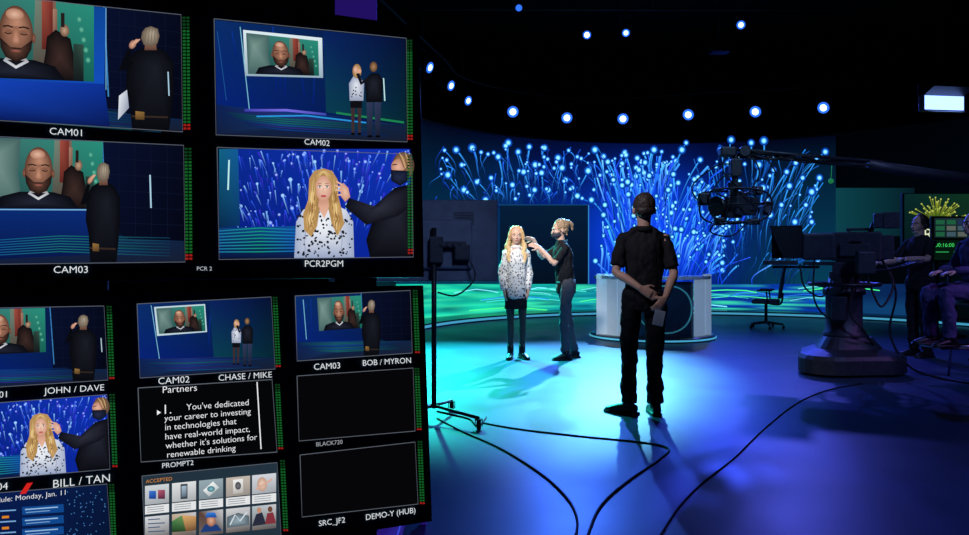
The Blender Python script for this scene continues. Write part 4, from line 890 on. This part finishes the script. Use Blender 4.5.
def person(label, loc, rz, h, pose=None, fem=False, skin='skin', hair='short', hairm='darkhair', top='blackcloth', sleeve='short', legs='trouser', pel=(0, 0, 0), lean=0.0, head=(0, 0), mask=False, wide=1.0, legkind='trousers', headset=False, hs=1.0):
    t = thing('person', label, 'person', loc, rz); D = dict(DEF); D.update(pose or {}); S = h/1.75; SM = Matrix.Scale(S, 4); pel = V(pel); w = wide*(.88 if fem else 1.0)
    def tc(z): return V((0, -lean*max(0, z-.95), z))+pel
    HM = Matrix.Translation(tc(1.625)) @ Matrix.Rotation(R(head[0]), 4, 'Z') @ Matrix.Rotation(R(head[1]), 4, 'X') @ Matrix.Diagonal((1.06*hs, 1.04*hs, 1.0*hs, 1))
    def arm(k):
        out = []
        for i, p in enumerate(D[k][:3]):
            q = V(p)+pel
            if i == 0: q.y -= lean*max(0, p[2]-.95); q.x *= w
            out.append(q)
        return out
    hb = NB()
    ell(hb, (0, .012, .022), (.073, .093, .098)); ell(hb, (0, -.02, -.035), (.058, .068, .080)); ell(hb, (0, -.055, -.092), (.030 if fem else .036, .03, .024)); ell(hb, (0, -.072, .022), (.045, .018, .014)); ell(hb, (.038, -.055, -.03), (.024, .026, .022)); ell(hb, (-.038, -.055, -.03), (.024, .026, .022))
    loft(hb, [(0, -.084, .008), (0, -.097, -.015), (0, -.108, -.034), (0, -.086, -.046)], [(.008, .008), (.009, .01), (.015, .012), (.012, .006)], (1, 0, 0), 10)
    for s in (-1, 1): ell(hb, (s*.076, .012, -.015), (.010, .019, .031), Matrix.Rotation(R(s*12), 3, 'Z'))
    ell(hb, (0, -.084, -.066), (.022, .012, .009))
    hb.transform(HM); hm_ = bpy.data.meshes.new('tmp'); hb.to_mesh(hm_); hb.free()
    bm = NB(); bm.from_mesh(hm_); bpy.data.meshes.remove(hm_)
    tor = [(.86, .145, .10), (.95, .155, .11), (1.06, .13 if not fem else .115, .095), (1.2, .145 if not fem else .122, .105), (1.32, .16, .108), (1.40, .14, .085), (1.45, .075, .06)]
    loft(bm, [tc(z) for z, a, b in tor], [(a*w*.94, b*.93) for z, a, b in tor], (1, 0, 0), 20, 3)
    loft(bm, [tc(1.40), tc(1.48), tc(1.57)+V((0, -.005, 0))], [.062*w, .056*w, .057*w], (1, 0, 0), 16)
    for k, sg in (('L', 1), ('R', -1)):
        a = arm(k); m1 = a[0].lerp(a[1], .5); m2 = a[1].lerp(a[2], .35)
        ell(bm, a[0], (.042*w, .042*w, .042)); loft(bm, [a[0], m1, a[1], m2, a[2]], [.042*w, .040*w, .037*w, .038*w, .026*w], (1, 0, 0) if abs((a[1]-a[0]).x) < .2 else (0, 1, 0), 14, 2)
        ell(bm, a[1], (.038*w, .038*w, .038*w))
        hand(bm, a[2], D[k][3], D[k][4], sg, D[k][5] if len(D[k]) > 5 else .45, .92 if fem else 1.0)
    def leg(k): q = D[k]; return [V(q[0])+pel]+[V(p) for p in q[1:3]]
    lk = .78
    for k in ('LL', 'RL'):
        g = leg(k); loft(bm, [g[0], g[0].lerp(g[1], .5), g[1], g[1].lerp(g[2], .35), g[2]], [(.082*lk, .085*lk), (.068*lk, .072*lk), (.052*lk, .054*lk), (.05*lk, .053*lk), (.034*lk, .036*lk)], (1, 0, 0), 16, 3)
        f = V(D[k][3]).normalized(); ell(bm, g[2]+f*.05+V((0, 0, -.035)), (.03, .09, .022), Matrix.Rotation(math.atan2(f.x, -f.y), 3, 'Z'))
    bm.transform(SM); bake(obj('body', bm, M[skin], t), .0065, smooth_it=2)
    for s in (-1, 1):
        bm = NB(); ell(bm, (s*.030, -.077, -.001), (.0135, .012, .008), None, 12, 0); ell(bm, (s*.030, -.0865, -.001), (.006, .004, .006), None, 10, 1)
        bm.transform(SM @ HM); obj('eye', bm, [M['eyew'], M['iris']], t, True)
        bm = NB(); loft(bm, [(s*.013, -.089, .017), (s*.032, -.088, .024), (s*.050, -.072, .018)], [.0035, .004, .002], (0, 0, 1), 6); bm.transform(SM @ HM); obj('eyebrow', bm, M[hairm], t, True)
    if mask:
        bm = NB(); ell(bm, (0, -.045, -.060), (.066, .070, .052)); tube(bm, [(.06, -.04, -.04), (.078, .01, -.01)], .003); tube(bm, [(-.06, -.04, -.04), (-.078, .01, -.01)], .003); bm.transform(SM @ HM); obj('face_mask', bm, M['mask'], t, True)
    else:
        bm = NB(); ell(bm, (0, -.0925, -.064), (.021, .006, .0045)); ell(bm, (0, -.0915, -.071), (.018, .006, .005)); bm.transform(SM @ HM); obj('lips', bm, M['lips'], t, True)
    bm = NB()
    ell(bm, (0, .026, .036), (.080, .090, .092)); ell(bm, (0, .048, -.012), (.072, .060, .058))
    for s in (-1, 1): ell(bm, (s*.064, .0, .028), (.016, .048, .048))
    if hair == 'long':
        ell(bm, (0, .034, .040), (.083, .094, .092))
        for s in (-1, 1):
            loft(bm, [(s*.020, -.030, .122), (s*.062, -.034, .085), (s*.084, -.022, .01), (s*.086, -.008, -.07), (s*.104, -.020, -.14), (s*.090, -.050, -.21), (s*.106, -.080, -.28), (s*.088, -.10, -.36)], [(.012, .014), (.016, .022), (.012, .030), (.018, .034), (.030, .032), (.026, .026), (.026, .022), (.010, .010)], (1, 0, 0), 12, 4)
            loft(bm, [(s*.06, .03, .0), (s*.085, .04, -.08), (s*.112, .03, -.16), (s*.095, .02, -.23), (s*.108, .0, -.31)], [(.03, .04), (.03, .04), (.030, .03), (.026, .026), (.01, .01)], (1, 0, 0), 12, 3)
        loft(bm, [(0, .07, .04), (0, .09, -.08), (0, .10, -.2), (0, .11, -.30)], [(.070, .035), (.082, .04), (.085, .03), (.06, .02)], (1, 0, 0), 16, 3)
    if hair == 'bun':
        ell(bm, (0, .095, .07), (.046, .044, .044)); ell(bm, (0, .03, .044), (.084, .094, .092)); loft(bm, [(0, .10, .08), (.02, .15, .05), (.01, .15, -.03)], [.03, .024, .010], (1, 0, 0), 10, 3); loft(bm, [(.02, .06, -.02), (.03, .07, -.09)], [.03, .008], (1, 0, 0), 8)
    bm.transform(SM @ HM); bake(obj('hair', bm, M[hairm], t), .0065, .008 if hair != 'short' else .005, 22, 1, (2, 2, .8))
    bm = NB()
    if top == 'blouse': tt = [(.80, .168, .122), (.90, .166, .122), (1.04, .148, .116), (1.2, .150, .122), (1.32, .165, .120), (1.39, .155, .100), (1.435, .100, .075), (1.46, .070, .066)]
    else: tt = [(.83, .168, .124), (.92, .168, .124), (1.04, .152 if not fem else .142, .114), (1.2, .160 if not fem else .145, .122), (1.32, .170, .122), (1.39, .156, .100), (1.435, .106, .080), (1.475, .068, .064)]
    loft(bm, [tc(z) for z, a, b in tt], [(a*w, b) for z, a, b in tt], (1, 0, 0), 24, 3)
    if fem:
        for s in (-1, 1): ell(bm, tc(1.27)+V((s*.065, -.065, 0)), (.058, .052, .058))
    for k in ('L', 'R'):
        a = arm(k); sg = 1 if a[0].x > 0 else -1
        loft(bm, [tc(1.47)+V((sg*.035, .01, 0)), tc(1.435)+V((sg*.09, .008, 0)), a[0]+V((-sg*.01, 0, -.008))], [(.040, .030), (.050, .038), (.048, .044)], (0, 1, 0), 14, 2)
        ell(bm, a[0], (.048*w, .054*w, .048)); m1 = a[0].lerp(a[1], .5)
        if sleeve == 'short': loft(bm, [a[0], a[0].lerp(a[1], .4), a[0].lerp(a[1], .84)], [.050*w, .056*w, .060*w], (1, 0, 0), 16)
        else:
            loft(bm, [a[0], m1, a[1], a[1].lerp(a[2], .5), a[1].lerp(a[2], .97)], [.050*w, .052*w, .050*w, .052*w, .038*w], (1, 0, 0) if abs((a[1]-a[0]).x) < .2 else (0, 1, 0), 16, 2)
            ell(bm, a[1], (.052*w, .052*w, .052*w))
    bm.transform(SM); bake(obj('shirt' if top != 'blouse' else 'blouse', bm, M[top], t), .0085, .016, 10, 4, (1.3, 1.3, .8))
    bm = NB(); loft(bm, [tc(1.455)+V((0, .012, 0)), tc(1.495)+V((0, .016, 0))], [(.078*w, .074), (.066*w, .064)], (1, 0, 0), 20, 1, 0, False)
    bm.transform(SM); o = obj('collar', bm, M[top], t, True); sm_ = o.modifiers.new('s', 'SOLIDIFY'); sm_.thickness = .008; bake(o)
    if legkind == 'skirt':
        bm = NB(); loft(bm, [tc(.99), tc(.92), tc(.80), tc(.66)], [(.13*w, .10), (.155*w, .112), (.17*w, .118), (.172*w, .115)], (1, 0, 0), 24, 3)
        bm.transform(SM); bake(obj('skirt', bm, M['trouser'], t), .009, .006, 9, 1)
        for k in ('LL', 'RL'):
            bm = NB(); g = leg(k); loft(bm, [g[0], g[0].lerp(g[1], .5), g[1], g[1].lerp(g[2], .35), g[2]], [(.074, .08), (.062, .066), (.046, .048), (.047, .05), (.032, .034)], (1, 0, 0), 16, 3)
            bm.transform(SM); obj('tights', bm, M['tights'], t, True)
    else:
        bm = NB()
        loft(bm, [tc(1.0), tc(.93), tc(.86), tc(.80)+V((0, 0, .01))], [(.15*w, .112), (.158*w, .120), (.156*w, .118), (.12, .10)], (1, 0, 0), 20, 2)
        sk = .84 if legkind == 'slim' else 1.0
        for k in ('LL', 'RL'):
            g = leg(k); loft(bm, [g[0], g[0].lerp(g[1], .5), g[1], g[1].lerp(g[2], .4), g[1].lerp(g[2], .97)], [(.088, .100), (.080*sk, .088*sk), (.068*sk, .072*sk), (.064*sk, .068*sk), (.060*sk, .066*sk)], (1, 0, 0), 16, 3)
            ell(bm, g[0], (.088, .100, .09))
        bm.transform(SM); bake(obj('trousers', bm, M[legs], t), .0085, .016, 10, 1, (1.2, 1.2, 1.1))
        bm = NB(); loft(bm, [tc(.955), tc(.985)], [(.164*w, .122), (.160*w, .120)], (1, 0, 0), 28); bm.transform(SM); obj('belt', bm, M['leather'], t, True)
    for k in ('LL', 'RL'):
        g = leg(k); f = V(D[k][3]).normalized(); bm = NB(); sd = V((-f.y, f.x, 0)); an = g[2]; kk = .88 if fem else 1.0
        A = V((an.x, an.y, an.z-.08))
        loft(bm, [A-f*.07*kk+V((0, 0, .045)), A-f*.02+V((0, 0, .05)), A+f*.06*kk+V((0, 0, .045)), A+f*.14*kk+V((0, 0, .032)), A+f*.195*kk+V((0, 0, .026))], [(.030, .032), (.038, .045), (.040, .038), (.042, .028), (.026, .016)], sd, 14, 3)
        loft(bm, [A+V((0, 0, .05)), A+V((0, 0, .12 if legkind != 'skirt' else .20))], [(.044, .048), (.044, .048)], sd, 14)
        q = [A-f*.085*kk, A-f*.02, A+f*.06*kk, A+f*.14*kk, A+f*.21*kk]
        ws = [.034, .038, .041, .043, .022]; vs = []
        for z in (0.0, .022):
            vs.append([bm.verts.new(p+sd*wd_+V((0, 0, z))) for p, wd_ in zip(q, ws)]+[bm.verts.new(p-sd*wd_+V((0, 0, z))) for p, wd_ in reversed(list(zip(q, ws)))])
        n_ = len(vs[0]); bm.faces.new(list(reversed(vs[0]))); bm.faces.new(vs[1])
        for j in range(n_): bm.faces.new((vs[0][j], vs[0][(j+1) % n_], vs[1][(j+1) % n_], vs[1][j]))
        bmesh.ops.recalc_face_normals(bm, faces=bm.faces[:]); bm.transform(SM); obj('shoe' if legkind != 'skirt' else 'boot', bm, M['leather'], t, True)
    if headset:
        bm = NB(); tube(bm, [(.092*math.cos(a), .015, .0+.135*math.sin(a)) for a in [math.pi*i/14 for i in range(15)]], .008, 8)
        for s in (-1, 1): ell(bm, (s*.090, .015, -.015), (.02, .035, .038))
        tube(bm, [(.09, .0, -.03), (.07, -.09, -.07), (.02, -.12, -.075)], .004, 6, 4); bm.transform(SM @ HM); obj('headset', bm, M['black'], t, True)
    return t
gm = G(644, 414)
person('person in black polo shirt and black trousers standing with back turned, hands clasped behind', (gm.x, gm.y, 0), R(176), 1.79,
       dict(L=((.174, 0, 1.39), (.225, .05, 1.13), (.045, .165, 1.00), (-.8, .12, -.45), (0, -1, 0), .6),
            R=((-.174, 0, 1.39), (-.225, .05, 1.12), (-.14, .17, .93), (.65, .08, -.8), (.3, -1, 0), .6),
            LL=((.092, 0, .93), (.115, -.01, .50), (.125, .02, .08), (1.5, -1, 0)), RL=((-.092, 0, .93), (-.085, -.01, .50), (-.085, .02, .08), (.1, -1, 0))),
       hair='short', wide=.94, head=(0, 4), hs=1.03)
hp = P(659, 318, gm.y-.25)
bm = NB(); box(bm, hp, (.085, .012, .12), .004, Matrix.Rotation(R(12), 3, 'Y')); o = obj('folded_paper', bm, M['paper']); tag(o, 'small pale blue folded paper held behind the back of the standing person in black', 'paper')
gw = G(516, 359)
person('blond long-haired person in a white black-spotted blouse and black boots standing facing forward', (gw.x, gw.y, 0), R(8), 1.68,
       dict(L=((.165, 0, 1.39), (.185, .03, 1.13), (.155, -.04, .90), (-.1, -.1, -1), (-1, 0, 0), .4), R=((-.165, 0, 1.39), (-.185, .03, 1.13), (-.165, -.04, .90), (.1, -.1, -1), (1, 0, 0), .4),
            LL=((.085, 0, .93), (.085, -.01, .50), (.085, .02, .08), (.3, -1, 0)), RL=((-.085, 0, .93), (-.075, -.01, .50), (-.07, .02, .08), (-.35, -1, 0))),
       fem=True, hair='long', hairm='blond', top='blouse', sleeve='long', legkind='skirt', head=(-4, 0))
gs = G(566, 359)
person('masked hair stylist in black top and grey jeans reaching towards the blond woman', (gs.x, gs.y, 0), R(-80), 1.76,
       dict(L=((.17, 0, 1.40), (.18, -.20, 1.20), (.06, -.36, 1.40), (-.1, -.9, .35), (-.8, 0, -.6), .35), R=((-.17, 0, 1.40), (-.19, -.26, 1.28), (-.08, -.40, 1.50), (.1, -.9, .2), (.6, 0, -.8), .35),
            LL=((.09, 0, .93), (.10, -.06, .50), (.10, -.03, .08), (.2, -1, 0)), RL=((-.09, 0, .93), (-.10, .05, .50), (-.10, .14, .08), (-.1, -1, 0))),
       fem=True, hair='bun', hairm='brownhair', sleeve='short', legs='jeans', mask=True, lean=.12, legkind='slim', head=(0, 8))
person('person in dark clothes and headset operating the pedestal camera', (5.64, 9.85, 0), R(-75), 1.84,
       dict(L=((.18, 0, 1.40), (.25, -.14, 1.20), (.2, -.40, 1.20), (0, -1, .1), (0, 0, -1), 1.0), R=((-.18, 0, 1.40), (-.24, -.14, 1.18), (-.2, -.38, 1.15), (0, -1, .1), (0, 0, -1), 1.0)), skin='skin', headset=True)
sx, sy = P(978, 0, 8.0).x, 8.0
person('person in violet-lit grey clothes sitting on a tall stool at the right edge', (sx, sy, 0), R(-85), 1.76,
       dict(LL=((.09, 0, .93), (.13, -.44, .90), (.13, -.40, .43), (.1, -1, 0)), RL=((-.09, 0, .93), (-.13, -.46, .90), (-.13, -.42, .43), (-.1, -1, 0)),
            L=((.18, 0, 1.40), (.24, -.10, 1.15), (.12, -.34, 1.12), (-.3, -1, -.1), (0, 0, -1), .5), R=((-.18, 0, 1.40), (-.24, -.1, 1.15), (-.12, -.33, 1.12), (.3, -1, -.1), (0, 0, -1), .5)),
       top='purplelitcloth', legs='purplelitcloth', sleeve='long', lean=.08, skin='skin')
stl = thing('stool', 'tall black stool with footrest under the seated person at the right edge', 'stool', (sx+.03, sy, 0))
bm = NB(); box(bm, (0, 0, .79), (.42, .40, .05), .015); obj('seat', bm, M['black'], stl)
for a in (-1, 1):
    for b in (-1, 1):
        bm = NB(); tube(bm, [(a*.17, b*.16, .78), (a*.22, b*.2, 0)], .014, 8); obj('leg', bm, M['chrome'], stl)
bm = NB()
q = [(-.20, -.19, .32), (.20, -.19, .32), (.20, .19, .32), (-.20, .19, .32), (-.20, -.19, .32)]
for i in range(4): tube(bm, [q[i], q[i+1]], .011, 8)
box(bm, (-.36, 0, .335), (.34, .36, .02), .005)
obj('footrest', bm, M['chrome'], stl)

# ------------------------------------------------------------------ floor cables
def cable(label, pts, r=.011):
    bm = NB(); q = [G(x, y) for x, y in pts]
    tube(bm, [p+V((0, 0, r)) for p in q], r, 8, 8); o = obj('floor_cable', bm, M['rubber']); tag(o, label, 'cable'); return o
cable('black cable curving from the display stand to the bottom edge left of centre', [(437, 419), (462, 432), (500, 449), (540, 474), (566, 498), (577, 520), (574, 545)], .006)
cable('black cable looping from the display stand below the standing man in black', [(480, 423), (520, 430), (580, 437), (640, 443), (668, 449), (660, 460), (628, 482), (600, 508), (585, 545)], .006)
cable('long thin black cable sweeping from the camera pedestal to the bottom edge', [(862, 384), (830, 390), (800, 402), (768, 426), (735, 458), (700, 486), (676, 512), (655, 545)], .005)
cable('short black cable lying beside the wheels of the display stand', [(437, 412), (455, 416), (470, 420), (478, 427), (486, 418)], .007)

# ------------------------------------------------------------------ lights in the grid
def spot(loc, tgt, e, col, deg, blend=.6, rad=.12):
    l = bpy.data.lights.new('spot', 'SPOT'); l.energy = e; l.color = col; l.spot_size = R(deg); l.spot_blend = blend; l.shadow_soft_size = rad
    o = bpy.data.objects.new('spot_light', l); COL.objects.link(o); o.location = loc; o.rotation_euler = (V(tgt)-V(loc)).to_track_quat('-Z', 'Y').to_euler(); return o
def fixture(px, py, z, label, lens='lampblue', r=.11, tgt=(1.0, 5, 1.0)):
    Y = (z-H)*F/(HY-py); p = P(px, py, Y); d = (V(tgt)-p).normalized(); m = look(d)
    t = thing('spotlight', label, 'stage light', p, 0, 'stage lights hanging from the pipes')
    bm = NB(); lathe(bm, [(r*.6, -.38), (r*1.0, -.34), (r*1.05, -.06), (r*1.2, -.05), (r*1.2, -.028), (r*1.08, -.028), (r*1.08, -.03)], (0, 0, 0), 24, m); obj('housing', bm, M['black'], t)
    bm = NB(); lathe(bm, [(r*1.0, -.026), (r*1.0, -.018)], (0, 0, 0), 24, m); obj('lens', bm, M['lampblue'], t)  # blue rim around the lamp paints in its halo
    bm = NB(); lathe(bm, [(r*.60, -.017), (r*.5, -.006), (r*.2, 0.0)], (0, 0, 0), 24, m); obj('lamp', bm, M[lens], t)
    up = .42
    bm = NB(); c0 = d*-.18; s = V((d.y, -d.x, 0)).normalized()
    tube(bm, [c0+s*(r*1.25), c0+s*(r*1.25)+V((0, 0, .26)), c0-s*(r*1.25)+V((0, 0, .26)), c0-s*(r*1.25)], .012, 6); tube(bm, [c0+V((0, 0, .26)), c0+V((0, 0, up))], .014, 6); obj('yoke', bm, M['pipe'], t)
    return t, p+c0+V((0, 0, up+.03))
row = [(431, 68), (452, 86), (469, 101), (513, 112), (567, 118), (623, 119), (688, 115), (755, 112), (823, 108)]
names = ['highest and leftmost lamp of the curved row, near the upper monitor', 'second lamp from the left in the curved row', 'third lamp from the left in the curved row, above the display seen from behind', 'glowing lamp of the curved row above the blond woman', 'glowing lamp of the curved row above the hair stylist', 'glowing lamp of the curved row above the left side of the desk', 'glowing lamp of the curved row above the right side of the desk', 'glowing lamp of the curved row left above the crane tip', 'rightmost glowing lamp of the curved row, above the crane arm']
tgts = [(7.5, 9.0, .5)]*3+[(1.5, 6.0, .2)]*3+[(-.5, 9, .2)]*3
tops = []
for i, ((x, y), nm) in enumerate(zip(row, names)):
    t, tp = fixture(x, y, 4.6, nm, 'lampwhite', .125 if i > 2 else .095, tgts[i]); tops.append(tp)
pr = thing('lighting_pipe', 'curved black pipe carrying the row of lamps above the video wall', 'pipe', (tops[4].x, tops[4].y, tops[4].z))
bm = NB(); e0 = tops[0]+(tops[0]-tops[1])*2; e1 = tops[-1]+(tops[-1]-tops[-2]); tube(bm, [e0]+tops+[e1], .025, 8, 3); obj('pipe_run', bm, M['pipe'], pr, world=True)
for q in (tops[0], tops[2], tops[4], tops[6], tops[8]):
    bm = NB(); tube(bm, [q, (q.x, q.y, 6.6)], .01, 6); obj('hanger', bm, M['pipe'], pr, world=True)
ups = [(519, 8, 'small blue lamp at the top edge left of the upper lamps', 'lampblue', .05), (587, 35, 'warm white lamp, left of the upper lamps over the stage', 'lampwarm', .07), (626, 33, 'blue white lamp beside the warm white one under the ceiling', 'lampwhite', .065), (741, 25, 'lone blue white lamp high right of centre under the ceiling', 'lampwhite', .07)]
ut = []
for x, y, nm, ln, r in ups:
    t, tp = fixture(x, y, 5.2, nm, ln, r, (1, 2, 1.2)); ut.append(tp)
def gridpipe(yy, z, label):
    t = thing('lighting_pipe', label, 'pipe', (2, yy, z)); bm = NB(); tube(bm, [(-7.9, yy, z), (12.9, yy, z)], .025, 8); obj('pipe_run', bm, M['pipe'], t, world=True)
    for x in (-5, -1, 3, 7, 11):
        bm = NB(); tube(bm, [(x, yy, z), (x, yy, 6.6)], .01, 6); obj('hanger', bm, M['pipe'], t, world=True)
gridpipe(ut[0].y, ut[0].z, 'straight black ceiling pipe nearest the camera'); gridpipe(ut[1].y, ut[1].z, 'straight black ceiling pipe carrying the warm white lamp'); gridpipe(ut[3].y, ut[3].z, 'straight black ceiling pipe carrying the lone blue white lamp')
bmx = thing('projector', 'small unlit dark projector box hanging under the ceiling', 'projector', P(719, 50, 13.6))
bm = NB(); box(bm, (0, 0, 0), (.34, .30, .11), .02); lathe(bm, [(.06, 0), (.07, .05)], (0, -.15, 0), 16, look((0, -1, 0))); obj('body', bm, M['wall'], bmx)
bm = NB(); p = P(719, 50, 13.6); tube(bm, [(0, 0, .05), (0, 0, 6.6-p.z)], .02); obj('mount', bm, M['pipe'], bmx)
pp = P(944, 103, 10.0)
pn = thing('panel_light', 'bright rectangular blue white panel light with barn doors at upper right', 'stage light', pp)
mr_ = Matrix.Rotation(R(8), 3, 'Z')
bm = NB(); box(bm, (0, .05, 0), (.60, .1, .22), .01, mr_); obj('housing', bm, M['black'], pn)
bm = NB(); box(bm, mr_ @ V((0, -.005, 0)), (.56, .012, .18), 0, mr_); obj('diffuser', bm, mat('panel_diffuser', (.8, .85, 1), .4, 0, .02, 3, 0, (.22, .36, 1.0), 3.2), pn)
bm = NB(); box(bm, mr_ @ V((0, -.09, .135)), (.58, .2, .006), 0, mr_ @ Matrix.Rotation(R(-25), 3, 'X')); obj('barn_door', bm, M['black'], pn)
bm = NB(); box(bm, mr_ @ V((0, -.09, -.13)), (.58, .2, .006), 0, mr_ @ Matrix.Rotation(R(15), 3, 'X')); obj('barn_door', bm, M['black'], pn)
bm = NB(); tube(bm, [(-.31, .05, 0), (-.31, .05, .25), (.31, .05, .25), (.31, .05, 0)], .008, 6); tube(bm, [(0, .05, .25), (0, .05, 6.6-pp.z)], .007, 6); obj('yoke', bm, M['wall'], pn)

# light sources
spot((3.1, 16.4, 6.2), (.8, 9.2, .1), 15000, (.16, .58, 1), 27, .8, .05)
spot((1.9, 16.8, 4.9), (1.3, 5.2, .3), 2000, (.05, .17, 1), 46, .8, .07)
spot((5.2, 16.6, 4.7), (3.6, 6.5, 0), 900, (.04, .08, 1), 70, .9, .10)
spot((-1.6, 13.6, 4.6), (-.3, 9.4, 0), 13000, (.02, .85, .66), 42, .9, .15)
spot((6.2, 15.2, 5.0), (5.0, 8.5, .6), 700, (.10, .12, 1), 70, .9, .12)
spot((-.6, 4.5, 4.6), (.65, 9.8, 1.45), 2200, (1, .95, .90), 14, .7, .2)
spot((3.5, 5.5, 5.2), (1.5, 10.5, .8), 350, (.35, .60, 1), 50, .8, .3)
spot((-1.2, 3.9, 4.2), (1.3, 6.3, 1.4), 330, (.9, .85, 1), 19, .8, .3)  # unseen fill added to brighten the standing person in black
spot((5.0, 3.0, 4.8), (4.4, 8.5, 1.0), 420, (.25, .36, 1), 36, .8, .3)  # added front fill for the pedestal camera, belongs to no fixture
spot((7.2, 6.0, 3.4), (5.3, 8.0, 1.2), 170, (.55, .22, 1), 30, .8, .3)  # added violet fill on the seated person, source unseen
spot((3.6, 7.4, 4.2), (5.6, 9.8, 1.3), 90, (.4, .5, 1), 34, .8, .3)  # added weak fill to lift the camera operator out of the dark
spot((.6, 3.2, 2.8), (-.4, 5.9, 1.3), 110, (.35, .5, 1), 30, .8, .3)  # added bluish fill so the display's back shows up
spot((.4, 3.6, 3.6), (-.9, 2.3, 1.0), 60, (.35, .12, 1), 80, .8, .3)
w = bpy.data.worlds.new('world'); SC.world = w; w.use_nodes = True
w.node_tree.nodes['Background'].inputs[0].default_value = (.02, .03, .08, 1); w.node_tree.nodes['Background'].inputs[1].default_value = .3
